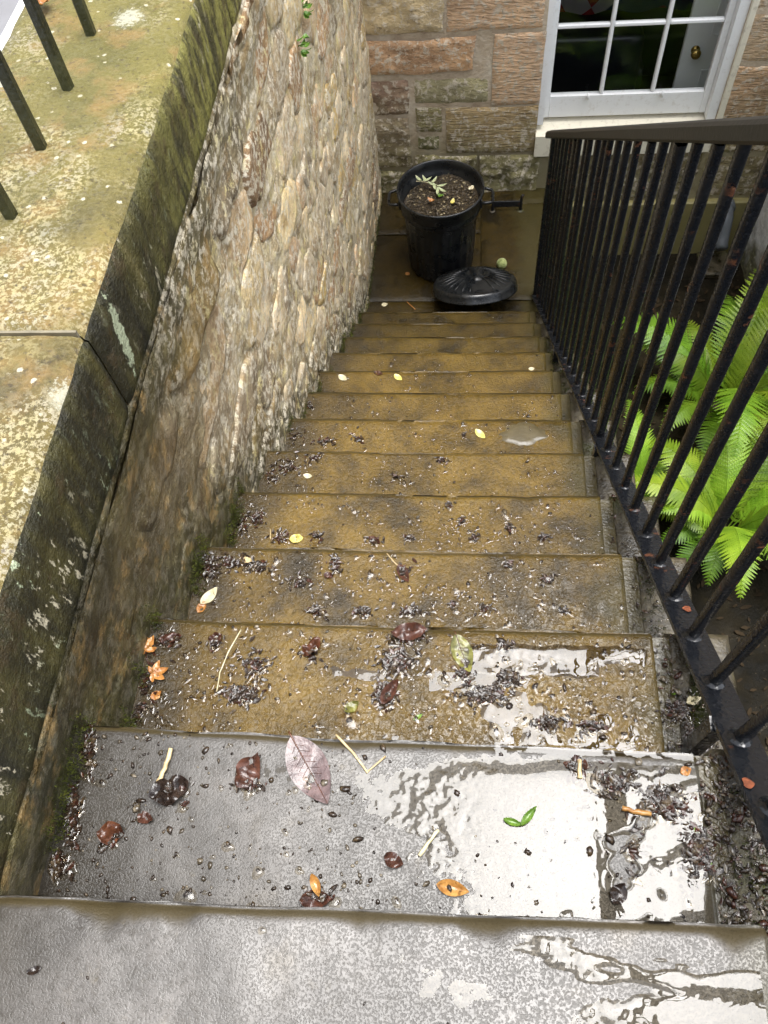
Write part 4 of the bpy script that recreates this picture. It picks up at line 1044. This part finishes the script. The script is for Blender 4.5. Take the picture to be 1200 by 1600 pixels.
# --- tread 1 (second step)
leaf(1, (455, 1150), (512, 1256), .52, C_PURPLE, 'large dull purple leaf lying flat on the second step', 2, curl=.12, fold=.10, crumple=.06, rid=True, nl=24, nw=9)
leaf(1, (372, 1232), (404, 1178), .72, C_RED, 'crumpled dark red leaf left of the large purple leaf', 3, crumple=.55)
leaf(1, (236, 1248), (296, 1222), .8, C_BLACK, 'blackened rotting leaf under a straw near the wall, second step', 4, crumple=.6)
stick(1, [(268, 1170), (258, 1200), (244, 1228)], .0042, C_STRAW, 'pale straw piece lying over the blackened leaf', 'straw', 1, 'straw')
leaf(1, (156, 1308), (196, 1296), .95, C_BROWN, 'curled brown leaf near the wall end of the second step', 5, crumple=.7, curl=.4)
leaf(1, (214, 1274), (240, 1282), .7, C_RED, 'small red-brown leaf scrap above the curled brown leaf', 6, crumple=.5)
leaf(1, (468, 1408), (520, 1404), .62, C_RED, 'crumpled chestnut leaf caught at the front edge of the second step', 7, crumple=.6, curl=.3)
leaf(1, (488, 1366), (500, 1402), .42, C_OCHRE, 'orange leaf sliver standing in the crumpled chestnut leaf', 8, curl=.5, fold=.6, lift=.006)
leaf(1, (682, 1382), (733, 1394), .46, C_OCHRE, 'small glossy ochre leaf with upturned edges near the step edge', 9, curl=.35, fold=.7, lift=.003)
leaf(1, (786, 1280), (818, 1290), .34, C_GREEN, 'left half of a dark green bent leaf in the puddle', 10, curl=.3, fold=.8, lift=.005)
leaf(1, (814, 1290), (838, 1260), .32, C_GREEN, 'right half of a dark green bent leaf in the puddle', 11, curl=.3, fold=.8, lift=.005)
stick(1, [(684, 1298), (668, 1318), (655, 1338)], .0034, C_PALE, 'pale straight stick on the second step', 'stick', 2, 'stick')
stick(1, [(524, 1146), (552, 1176), (574, 1206)], .0019, C_STRAW, 'thin forked twig right of the large purple leaf', 'twig', 3, branch=[(574, 1204), (602, 1180)])
leaf(1, (600, 1338), (632, 1352), .8, C_RED, 'small crumpled red-brown leaf in the middle of the second step', 12, crumple=.7)
leaf(1, (958, 1412), (976, 1380), .75, C_BLACK, 'oval black leaf standing in the puddle by the step edge', 13, crumple=.3, curl=.3, lift=.004)
stick(1, [(972, 1262), (990, 1268), (1016, 1272)], .0038, C_OCHRE, 'orange bark splinter in the wet mulch by the railing', 'splinter', 4, 'splinter')
stick(1, [(905, 1188), (906, 1216)], .0038, C_STRAW, 'short yellow straw in the mulch below the step edge', 'straw', 5, 'straw')
leaf(1, (1064, 1208), (1080, 1200), .8, C_ORANGE, 'small orange leaf scrap near the joint of the second step', 14, crumple=.4)
leaf(1, (1086, 1290), (1096, 1312), .45, C_LIME, 'upper lime green leaf shred on the muddy kerb', 15, curl=.2)
leaf(1, (1096, 1330), (1114, 1356), .42, C_LIME, 'lower lime green leaf shred on the muddy kerb', 16, curl=.2)
leaf(0, (42, 1520), (64, 1512), .6, C_BLACK, 'tiny dark leaf alone on the top step', 17, crumple=.5)
leaf(1, (900, 1200), (880, 1190), .6, C_BROWN, 'dark brown leaf scrap beside the short yellow straw', 18, crumple=.5)
# --- tread 2
maple(2, (230, 1020), 30, 2.0, C_ORANGE, 'orange lobed leaf against the wall, third step', 1)
maple(2, (240, 1054), 26, .3, C_ORANGE, 'torn orange lobed leaf just below the other by the wall', 5)
leaf(2, (248, 1000), (284, 994), .6, C_RED, 'wet dark red leaf behind the orange lobed leaves', 20, crumple=.6)
leaf(2, (236, 1092), (252, 1080), .8, C_ORANGE, 'small brown-orange leaf scrap under the orange leaves', 21, crumple=.4)
leaf(2, (326, 1000), (348, 992), .8, C_RED, 'small rust red leaf near the start of the long curved straw', 22, crumple=.6)
stick(2, [(376, 983), (356, 1018), (343, 1050), (338, 1080)], .0013, C_PALE, 'long thin curved straw on the third step', 'straw', 6, 'straw')
leaf(2, (474, 1024), (500, 998), .8, C_BROWN, 'curled red-brown leaf in the middle of the third step', 23, crumple=.7, curl=.4)
leaf(2, (612, 990), (668, 984), .55, C_RED, 'ragged red leaf on top of the central mulch, third step', 24, crumple=.6, curl=.3, lift=.008)
leaf(2, (596, 1102), (622, 1062), .45, C_RED, 'narrow folded red leaf at the lower end of the central mulch', 25, crumple=.4, fold=.8, lift=.006)
leaf(2, (712, 990), (734, 1050), .5, C_OLIVE, 'skeletal olive leaf with its stalk pointing uphill, third step', 26, crumple=.15, rid=True, nl=22, nw=9)
leaf(2, (538, 1112), (560, 1096), .7, C_OLIVE, 'small olive leaf near the front edge of the third step', 27, crumple=.4)
leaf(2, (646, 1124), (660, 1115), .4, C_LIME, 'tiny green leaf scrap near the front edge of the third step', 28)
leaf(2, (1072, 1098), (1094, 1090), .7, C_PALE, 'pale pinkish dead leaf on the mossy kerb by the rail', 29, crumple=.6)
leaf(2, (1050, 1084), (1062, 1076), .5, C_LIME, 'tiny yellow-green leaf beside the mossy kerb', 30)
stick(2, [(600, 1000), (606, 996)], .001, C_TWIG, 'tiny dark twig beside the central mulch', 'twig', 9)
# --- treads 3..12
leaf(3, (314, 944), (340, 918), .5, C_PALE, 'pale orange leaf by the wall, fourth step', 40, curl=.3)
leaf(3, (308, 956), (322, 940), .7, C_ORANGE, 'small orange leaf touching the pale one, fourth step', 41, crumple=.4)
leaf(3, (622, 880), (638, 908), .45, C_RED, 'narrow rust leaf at the end of a straw, fourth step', 42, fold=.6)
stick(3, [(604, 862), (614, 874), (624, 884)], .0012, C_STRAW, 'short thin straw joined to the narrow rust leaf', 'straw', 10, 'straw')
leaf(3, (380, 872), (394, 878), .7, C_STRAW, 'tiny straw coloured scrap in the mulch, fourth step', 43, crumple=.4)
leaf(3, (506, 896), (520, 900), .8, C_RED, 'little rust red scrap in the middle left of the fourth step', 44, crumple=.5)
leaf(4, (452, 842), (474, 840), .75, C_YEL, 'yellow-green spotted round leaf on the fifth step', 45, crumple=.3)
leaf(4, (576, 838), (594, 848), .6, C_RED, 'wet red leaf at the front edge of the fifth step', 46, crumple=.5)
stick(4, [(422, 842), (422, 826)], .0012, C_STRAW, 'tiny upright straw by the wall, fifth step', 'straw', 11, 'straw')
leaf(5, (474, 742), (488, 744), .6, C_PALE, 'small pale leaf on the sixth step', 47)
leaf(6, (743, 670), (758, 684), .5, C_YEL, 'pale yellow pointed leaf on the seventh step', 48, curl=.2)
leaf(8, (616, 584), (628, 593), .55, C_YEL, 'bright yellow leaf in the middle of the ninth step', 49)
leaf(8, (529, 586), (542, 594), .6, C_PALE, 'pale cream leaf near the wall on the ninth step', 50)
leaf(8, (584, 580), (598, 584), .6, C_RED, 'small red leaf beside the bright yellow leaf', 51, crumple=.4)
leaf(8, (826, 574), (836, 573), .7, C_PALE, 'tiny pale leaf near the railing on the ninth step', 52)
leaf(13, (596, 477), (606, 475), .8, C_PALE, 'small white fallen petal on the landing left of the lid', 53)
stick(13, [(636, 472), (649, 484)], .003, C_ORANGE, 'thin orange stick on the landing edge left of the lid', 'stick', 12, 'stick')
leaf(13, (634, 426), (640, 430), .8, C_ORANGE, 'tiny orange scrap at the foot of the dustbin', 54)
p = hit(62, 2, 2, ZC + .02); me_, V = leaf_me(.075, .05, 60, .3, .3, .5); o = ob('fallen_leaf', me_, C_ORANGE, None, (p[0], p[1], ZC + .014)); o.rotation_euler[2] = 1.9; tag(o, 'curled orange leaf on the coping behind the iron bars', 'leaf')
for u_, v_, lab in ((470, 12, 'tiny green weed sprouting high on the rubble wall'), (466, 72, 'small green weed just below the other on the rubble wall')):
    w_ = hit(u_, v_, 0, -.528); t_ = thing('wall_weed', lab, 'weed', tuple(w_))
    for i in range(9):
        me_, V = leaf_me(.034, .016, 200 + i, .4, .3); l = ob('leaf', me_, lm('weed', (.05, .13, .012), (.13, .26, .03), .4), t_, (.012 + .003 * i, .02 * math.sin(i * 2.1), .022 * math.cos(i * 1.7))); l.rotation_euler = (.4 * math.sin(i * 3), -.5 + .12 * i, i * 1.15)
    b = MB(); b.tube([(-.012, 0, -.004), (.014, 0, .004), (.036, .004, .008)], [.002, .0018, .001], 5); ob('stem', b.me('stem', True), lm('weed', (.05, .13, .012), (.13, .26, .03), .4), t_)
# sprig on the compost
sp = thing('leafy_sprig', 'pale green sprig lying on the compost in the bin', 'sprig', (BC[0] - .07, BC[1] + .075, BC[2] + .488))
b = MB(); b.tube([(-.07, .02, .01), (-.02, .01, .012), (.03, -.01, .012), (.06, -.05, .008)], [.003, .0028, .0024, .0015], 6); ob('stem', b.me('stem', True), C_PALE, sp)
for i, (x, y, a) in enumerate(((-.04, .012, 2.2), (-.03, .01, .6), (-.01, .006, 2.0), (.0, .0, -.5), (.02, -.006, 1.1), (.03, -.012, -1.3), (.05, -.035, .3), (.055, -.05, -1.6), (.06, -.05, -.7))):
    me_, V = leaf_me(.062, .017, 70 + i, .3, .4); l = ob('blade', me_, lm('sage', (.22, .27, .12), (.48, .5, .3), .5), sp, (x + .028 * math.cos(a), y + .028 * math.sin(a), .014)); l.rotation_euler[2] = a
for i, (dx, dy, mat, lab) in enumerate(((.0, -.02, C_GREEN, 'green leaf scrap in the middle of the compost'), (.07, -.075, C_YEL, 'yellow curled leaf scrap near the front of the compost'), (-.05, -.06, C_ORANGE, 'orange leaf scrap at the left of the compost'), (.17, .03, C_PALE, 'white petal on the compost near the right rim'))):
    me_, V = leaf_me(.045, .026, 90 + i, .4, .4, .4); o = ob('fallen_leaf', me_, mat, None, (BC[0] + dx, BC[1] + dy, BC[2] + .49)); o.rotation_euler[2] = i * 1.3; tag(o, lab, 'leaf')

# ---- mulch, grit, moss, water: uncountable
octv = np.array([(1, 0, 0), (-1, 0, 0), (0, 1, 0), (0, -1, 0), (0, 0, 1), (0, 0, -1)], float); octf = [(0, 2, 4), (2, 1, 4), (1, 3, 4), (3, 0, 4), (2, 0, 5), (1, 2, 5), (3, 1, 5), (0, 3, 5)]
def subdiv(V, F):
    V = V.tolist(); F2 = []; cache = {}
    def mid(a, b):
        k = (min(a, b), max(a, b))
        if k not in cache: v = (np.array(V[a]) + np.array(V[b])); V.append((v / np.linalg.norm(v)).tolist()); cache[k] = len(V) - 1
        return cache[k]
    for a, b, c in F: ab, bc, ca = mid(a, b), mid(b, c), mid(c, a); F2 += [(a, ab, ca), (ab, b, bc), (ca, bc, c), (ab, bc, ca)]
    return np.array(V), F2
ballv, ballf = subdiv(octv, octf)
def crumb(mb, x, y, z, r_, rr):
    d = 1 + .5 * (rr.random(len(ballv)) - .5); a = rr.random() * 6.28; sx, sy, sz_ = r_ * rr.uniform(.7, 1.5), r_ * rr.uniform(.6, 1.0), r_ * rr.uniform(.35, .7)
    v = ballv * d[:, None] * (sx, sy, sz_); c, s_ = math.cos(a), math.sin(a)
    mb.add(np.stack([x + c * v[:, 0] - s_ * v[:, 1], y + s_ * v[:, 0] + c * v[:, 1], z + v[:, 2] + sz_ * .5], 1), ballf)
def flake(mb, x, y, z, r_, rr):
    a = rr.random() * 6.28; n = 4; V = []
    for i in range(n + 1):
        t = i / n - .5; w = r_ * .45 * math.cos(t * 2.6) * rr.uniform(.7, 1.2)
        for s_ in (-1, 0, 1): V.append((t * 2 * r_, s_ * w, r_ * rr.uniform(-.10, .16) + r_ * .12 * abs(s_)))
    V = np.array(V); c, s_ = math.cos(a), math.sin(a); tl = rr.uniform(-.22, .22); V[:, 2] += V[:, 0] * tl
    mb.add(np.stack([x + c * V[:, 0] - s_ * V[:, 1], y + s_ * V[:, 0] + c * V[:, 1], z + V[:, 2]], 1), grid_faces(n + 1, 3))
rr = np.random.default_rng(23)
mul = MB(); mulr = MB(); grit = MB(); drops = MB()
def dome(mb, x, y, z, r_, rr, hgt=.34):
    n = 12; ph = rr.random() * 6.28; a2, a3 = rr.uniform(0, .32), rr.uniform(0, .2); el = rr.uniform(.65, 1.5); rot = rr.random() * 3.14
    th = np.linspace(0, 2 * np.pi, n, endpoint=False); ro = r_ * (1 + a2 * np.cos(2 * th + ph) + a3 * np.cos(3 * th + 2 * ph)); V = []
    for f, h in ((1.0, -.12), (.9, .38), (.68, .78), (.38, .97)):
        px, py = ro * f * np.cos(th) * el, ro * f * np.sin(th) / el
        V.append(np.stack([x + px * math.cos(rot) - py * math.sin(rot), y + px * math.sin(rot) + py * math.cos(rot), np.full(n, z + r_ * hgt * h)], 1))
    V = np.concatenate(V + [np.array([[x, y, z + r_ * hgt]])])
    mb.add(V, [(i * n + k, i * n + (k + 1) % n, (i + 1) * n + (k + 1) % n, (i + 1) * n + k) for i in range(3) for k in range(n)] + [(3 * n + k, 3 * n + (k + 1) % n, 4 * n) for k in range(n)])
def clump(n, u, v, ru, rv, cnt, big=.0075, red=.2, rot=0.0, water=.25):
    for _ in range(int(cnt * 1.4)):
        a = rr.random() * 6.28; q_ = abs(rr.normal(0, .5)); du, dv = ru * q_ * math.cos(a), rv * q_ * math.sin(a)
        du, dv = du * math.cos(rot) - dv * math.sin(rot), du * math.sin(rot) + dv * math.cos(rot)
        p = on_step(u + du, v + dv, n); x, y = p[0], p[1]
        if y > n * G - .004 or x < float(wall_x(y)) + .004: continue
        z = float(sz(n, x, y)); h = max(0, 1 - q_) * .010 * rr.random()
        m_ = mulr if rr.random() < red else mul
        if rr.random() < .8: flake(m_, x, y, z + .001 + h * .6, big * rr.uniform(.4, 1.2), rr)
        else: crumb(m_, x, y, z + h * .6, big * rr.uniform(.15, .5), rr)
        if rr.random() < water: dome(drops, x + rr.normal(0, .004), y - abs(rr.normal(.004, .004)), z - .0004, rr.uniform(.004, .011), rr, .3)
# (tread, px, py, radius x, radius y, count)
for a in ((1, 265, 1235, 32, 18, 40), (1, 170, 1310, 26, 20, 26), (1, 388, 1228, 30, 14, 22), (1, 495, 1398, 32, 12, 26), (1, 115, 1270, 12, 90, 130), (1, 90, 1350, 16, 40, 60), (1, 140, 1170, 14, 40, 60),
          (1, 960, 1225, 70, 34, 130), (1, 1040, 1255, 60, 40, 160), (1, 900, 1195, 22, 20, 40), (1, 1090, 1330, 36, 60, 150), (1, 990, 1330, 16, 50, 26),
          (2, 225, 1060, 26, 50, 110), (2, 215, 1110, 18, 22, 50), (2, 262, 1000, 26, 14, 40), (2, 335, 1005, 16, 16, 26), (2, 375, 1085, 42, 18, 150), (2, 400, 1040, 36, 32, 60), (2, 487, 1020, 16, 18, 24),
          (2, 640, 992, 34, 18, 70), (2, 618, 1035, 34, 26, 150), (2, 600, 1085, 22, 28, 120), (2, 725, 1050, 16, 30, 40), (2, 760, 1085, 46, 18, 150), (2, 795, 1060, 26, 18, 90), (2, 790, 1010, 20, 14, 26), (2, 860, 1130, 40, 14, 50), (2, 930, 1135, 40, 14, 40), (2, 1060, 1110, 30, 26, 80), (2, 1090, 1150, 30, 20, 60),
          (3, 322, 885, 22, 30, 110), (3, 360, 880, 40, 16, 70), (3, 405, 885, 30, 14, 50), (3, 525, 880, 16, 22, 40), (3, 470, 910, 24, 14, 30), (3, 495, 955, 18, 12, 26), (3, 566, 955, 24, 12, 44), (3, 640, 955, 26, 14, 44), (3, 630, 890, 18, 16, 20), (3, 708, 945, 12, 12, 14), (3, 855, 905, 16, 12, 24), (3, 795, 880, 12, 14, 16), (3, 760, 950, 16, 10, 18), (3, 880, 955, 12, 10, 14),
          (4, 370, 820, 20, 22, 80), (4, 400, 810, 24, 20, 50), (4, 440, 840, 20, 12, 30), (4, 495, 838, 14, 10, 24), (4, 585, 846, 16, 8, 26), (4, 640, 840, 14, 8, 20), (4, 700, 790, 12, 10, 12), (4, 740, 840, 16, 8, 20), (4, 795, 826, 12, 10, 20), (4, 850, 840, 14, 10, 24), (4, 720, 815, 12, 10, 14),
          (5, 425, 745, 14, 16, 40), (5, 450, 730, 22, 16, 40), (5, 490, 715, 20, 10, 24), (5, 620, 745, 12, 10, 12), (5, 690, 718, 14, 8, 14),
          (6, 460, 680, 12, 14, 30), (6, 510, 690, 24, 8, 30), (6, 560, 685, 12, 8, 14), (6, 725, 678, 6, 4, 6), (7, 485, 635, 8, 10, 20), (9, 505, 560, 6, 6, 10)):
    clump(*a)
# loose grit on the treads, thinning downhill; most pieces sit in a bead of water
for n, cnt, wet in ((0, 46, .15), (1, 900, .10), (2, 800, .85), (3, 760, .85), (4, 560, .8), (5, 400, .7), (6, 280, .6), (7, 230, .6), (8, 170, .5), (9, 120, .4), (10, 90, .4), (11, 60, .3), (12, 40, .3)):
    for _ in range(cnt):
        x = rr.uniform(-.52, .41); y = (n - 1) * G + G * rr.random() if n else rr.uniform(-.35, -.02)
        if y > n * G - .012 or x < float(wall_x(y)) + .01: continue
        d = float(fbm(x, y, 9, 3, n + 120))
        if rr.random() > sstep(.36, .62, d) + .12: continue
        z = float(sz(n, x, y)); r_ = float(rr.lognormal(-6.15, .48)); r_ = min(max(r_, .0009), .007)
        crumb(mul if rr.random() < .6 else grit, x, y, z, r_, rr)
        if rr.random() < wet: dome(drops, x, y - r_ * .9, z - .0003, r_ * rr.uniform(1.5, 3.2), rr, rr.uniform(.25, .5))
        for _k in range(rr.integers(0, 3) if n > 1 else 0):
            dx, dy = rr.normal(0, .012, 2)
            if y + dy < n * G - .01 and rr.random() < wet: dome(drops, x + dx, y + dy, float(sz(n, x + dx, y + dy)) - .0003, float(rr.uniform(.0018, .0062)), rr, rr.uniform(.25, .45))
# mud, mulch and pebbles on the kerb beside the rail
for n, cnt in ((0, 120), (1, 1100), (2, 480), (3, 120), (4, 50), (5, 30)):
    for _ in range(cnt):
        x = XR + .0 + .10 * rr.random() ** .8; y = (n - 1) * G + G * rr.random() if n else rr.uniform(-.15, .0)
        if y > n * G - .008: continue
        z = -n * R - .008 + .014 * rr.random()
        (flake if rr.random() < .7 else crumb)(mul if rr.random() < .6 else (grit if rr.random() < .6 else mulr), x, y, z, float(rr.uniform(.0012, .0036) if rr.random() < .8 else rr.uniform(.004, .008)), rr)
        if rr.random() < .15: dome(drops, x, y, z, rr.uniform(.002, .006), rr, .4)
cbits = MB(); cpale = MB()
for _ in range(620):
    a_ = rr.random() * 6.28; q_ = .2 * math.sqrt(rr.random()); x, y = q_ * math.cos(a_), q_ * math.sin(a_)
    zc = .448 + .03 * (1 - (q_ / .2125) ** 2) - .03 * (x < -.02) * (q_ / .21) + .03 * (float(fbm(x, y, 26, 4, 3, .6)) - .5)
    (flake if rr.random() < .6 else crumb)(cpale if rr.random() < .16 else cbits, BC[0] + x, BC[1] + y, BC[2] + zc + .002, float(rr.uniform(.003, .010)), rr)
tag(ob('compost_bits', cbits.me('compost_bits', True), m_flat('brown_compost_bits', (.055, .04, .022), .45, .7, 60)), 'brown leaf bits on the compost in the dustbin', 'compost', kind='stuff')
tag(ob('compost_flecks', cpale.me('compost_flecks', True), m_flat('pale_compost_flecks', (.26, .21, .12), .5, .6, 60)), 'pale flecks on the compost in the dustbin', 'compost', kind='stuff')
s = N('wet_leaf_mulch'); d = s.noise(160, 4, .65); v_ = s.noise(55, 2, .5); MAT['mulch'] = s.done(s.mix(s.lin(v_, .52, .68, 0, .45), s.ramp(d, [(.3, (.006, .0045, .0035)), (.55, (.026, .017, .011)), (.75, (.07, .045, .026))]), s.ramp(d, [(.35, (.05, .032, .016)), (.7, (.2, .14, .07))])), .10, s.bump(d, .4, .002), IOR=1.45)
s = N('wet_red_leaf_mulch'); d = s.noise(120, 4, .65); MAT['mulchr'] = s.done(s.ramp(d, [(.3, (.012, .005, .004)), (.55, (.045, .017, .010)), (.75, (.12, .05, .026))]), .14, s.bump(d, .4, .002), IOR=1.45)
s = N('wet_grit'); d = s.noise(90, 3, .6); MAT['grit'] = s.done(s.ramp(d, [(.3, (.02, .015, .01)), (.5, (.07, .055, .035)), (.7, (.26, .22, .16))]), .18, s.bump(d, .3, .002))
tag(ob('leaf_mulch', mul.me('leaf_mulch', True), MAT['mulch']), 'black wet leaf mulch and crumbs strewn over the upper steps', 'mulch', kind='stuff')
tag(ob('red_leaf_mulch', mulr.me('red_leaf_mulch', True), MAT['mulchr']), 'dark red wet leaf fragments in the mulch on the steps', 'mulch', kind='stuff')
tag(ob('grit', grit.me('grit', True), MAT['grit']), 'fine wet grit scattered over the treads', 'grit', kind='stuff')
tag(ob('water_beads', drops.me('water_beads', True), MAT['bead']), 'beads of rain water around the grit on the treads', 'water', kind='stuff')
# puddles: thin water sheets with a rounded edge
def puddle(label, n, x0, x1, y0, y1, field, h=.0020, res=.0022):
    nx, ny = int((x1 - x0) / res), int((y1 - y0) / res)
    X, Y = np.meshgrid(np.linspace(x0, x1, nx), np.linspace(y0, y1, ny), indexing='ij'); f = field(X, Y)
    ed = np.minimum(np.minimum(X - x0, x1 - X), np.minimum(Y - y0, y1 - Y)) + .012 * (fbm(X, Y, 40, 3, 51) - .5) + (.0 if n != 2 else 0); f = f - (1.6 * (1 - sstep(.0, .03, ed)) if n == 2 else 0)
    Z = sz(n, X, Y * 0 + n * G - .08) * .35 + (-n * R + .0004) * .65 + h * np.tanh(f / .22)      # dips under the stone where it runs dry
    I = np.arange(nx * ny).reshape(nx, ny); k = (f[:-1, :-1] > -.45) | (f[1:, 1:] > -.45)
    Q = np.stack([I[:-1, :-1], I[1:, :-1], I[1:, 1:], I[:-1, 1:]], -1)[k]
    used = np.unique(Q); mp = -np.ones(nx * ny, int); mp[used] = np.arange(len(used))
    o = ob('puddle', mesh('puddle', np.stack([X, Y, Z], -1).reshape(-1, 3)[used], mp[Q].tolist()), MAT['water']); return tag(o, label, 'puddle', kind='stuff')
puddle('shallow puddle spreading over the right half of the second step', 1, -.24, .415, .005, .252, lambda X, Y: 1.25 * sstep(-.12, .24, X) + .7 * (fbm(X, Y, 9, 3, 41, .5) - .5) + .55 * (fbm(X, Y, 70, 3, 49, .6) - .5) * sstep(.2, .04, X) - .62 - .9 * sstep(.19, .25, Y) - 1.0 * sstep(.62, .70, fbm(X, Y, 17, 3, 77)) * sstep(.12, .3, X))
puddle('shallow puddle at the right end of the top step', 0, -.34, .405, -.42, -.012, lambda X, Y: 1.3 * sstep(.0, .36, X) - .48 + .9 * (fbm(X * .6, Y * 1.5, 14, 4, 43, .6) - .5) + 0.5 * (fbm(X, Y, 70, 3, 50, .6) - .5) * sstep(.36, .16, X) - .28 - 1.1 * sstep(-.10, -.02, Y) * sstep(.42, .56, fbm(X * .5, Y * 2, 22, 3, 78)))
puddle('puddle along the front edge of the third step near the railing', 2, .02, .43, .40, .505, lambda X, Y: .55 * sstep(.05, .2, X) + .4 * sstep(.44, .49, Y) + 1.0 * (fbm(X, Y, 15, 4, 45, .55) - .5) - .62 - .5 * sstep(.49, .505, Y), .0026)
puddle('film of water between the mulch patches on the third step', 2, -.2, .43, .27, .45, lambda X, Y: 1.3 * (fbm(X, Y, 16, 3, 46, .5) - .5) - .24 + .1 * sstep(-.1, .2, X), .0016)
# thin raised patch of greyer colour on a tread
def grey_patch(n, cx, cy, rx, ry, sd):
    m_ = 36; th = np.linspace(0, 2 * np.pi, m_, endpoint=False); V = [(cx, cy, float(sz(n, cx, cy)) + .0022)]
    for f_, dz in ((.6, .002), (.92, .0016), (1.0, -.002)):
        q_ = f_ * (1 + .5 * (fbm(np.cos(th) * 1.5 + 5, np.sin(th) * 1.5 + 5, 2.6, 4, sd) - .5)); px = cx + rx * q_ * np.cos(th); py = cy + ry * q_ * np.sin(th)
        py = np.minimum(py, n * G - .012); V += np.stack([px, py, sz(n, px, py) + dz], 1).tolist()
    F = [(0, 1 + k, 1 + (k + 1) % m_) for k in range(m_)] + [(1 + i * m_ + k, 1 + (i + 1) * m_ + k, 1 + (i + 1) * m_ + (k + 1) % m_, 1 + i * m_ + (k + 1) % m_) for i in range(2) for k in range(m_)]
    ob('tread_patch', mesh('tread_patch', V, F), MAT['grey_patch'], stair)
MAT['grey_patch'] = m_flat('grey_tread_patch', (.085, .068, .034), .28, .6, 30)
grey_patch(6, .262, 1.495, .075, .048, 3)
# moss: tiny blades along the foot of the wall and on the kerb
mv = []; mf = []
def tuft(x, y, z, r_, h, nrm=(0, 0, 1)):
    for _ in range(9):
        a = rr.random() * 6.28; q_ = r_ * math.sqrt(rr.random()); px, py = x + q_ * math.cos(a), y + q_ * math.sin(a); hh = h * rr.uniform(.5, 1.2) * (1 - .6 * q_ / r_); w = .0012; b_ = rr.random() * 3.14; i = len(mv)
        lx, ly = rr.normal(0, .35, 2) * hh
        mv.extend([(px - w * math.cos(b_), py - w * math.sin(b_), z - .002), (px + w * math.cos(b_), py + w * math.sin(b_), z - .002), (px + lx + nrm[0] * hh, py + ly, z + hh * nrm[2])]); mf.append((i, i + 1, i + 2))
for n in range(0, NST):
    for _ in range(260 if n < 6 else 120):
        y = (n - 1) * G + G * rr.random(); x = float(wall_x(y)) + .004 + abs(rr.normal(0, .007)) ; z = -n * R + abs(rr.normal(0, .03 if n < 6 else .02)) * 1.2
        if n and float(fbm(y, n, 8, 3, 61)) > .42 and y < n * G: tuft(x - .006, y, z, .008, .008, (.9, 0, .5))
for n, y0, y1, x0, x1, c in ((2, .33, .50, .475, .515, 420), (1, .0, .2, .46, .52, 90), (3, .58, .76, .45, .5, 60), (9, 2.1, 2.33, .44, .5, 120), (10, 2.35, 2.6, .44, .5, 120), (8, 1.9, 2.07, .45, .5, 60)):
    for _ in range(c):
        x, y = rr.uniform(x0, x1), rr.uniform(y0, y1)
        if fbm(x, y, 25, 2, 62) > .42: tuft(x, y, -n * R + .002 + .006 * rr.random(), .006, .007)
for _ in range(300):
    y = rr.uniform(3.2, YW); tuft(float(wall_x(y)) + .006, y, ZL + abs(rr.normal(0, .05)), .008, .008, (.9, 0, .5))
s = N('moss_green'); f = s.noise(40, 3); MAT['moss'] = s.done(s.ramp(f, [(.3, (.02, .026, .004)), (.55, (.07, .085, .01)), (.75, (.17, .18, .025))]), .6)
tag(ob('moss', mesh('moss', mv, mf, False), MAT['moss']), 'dark green moss along the foot of the rubble wall and kerb', 'moss', kind='stuff')
# leaf litter on the floor of the sunken area
lit = MB()
for _ in range(900):
    x, y = rr.uniform(.6, 1.9), rr.uniform(.5, 4.2); flake(lit, x, y, ZG + .008, rr.uniform(.008, .03), rr)
tag(ob('ground_litter', lit.me('ground_litter', True), m_flat('damp_leaf_litter', (.028, .019, .01), .8, .6, 14, Specular_IOR_Level=.1)), 'dark leaf litter on the floor of the sunken area under the ferns', 'leaf litter', kind='stuff')
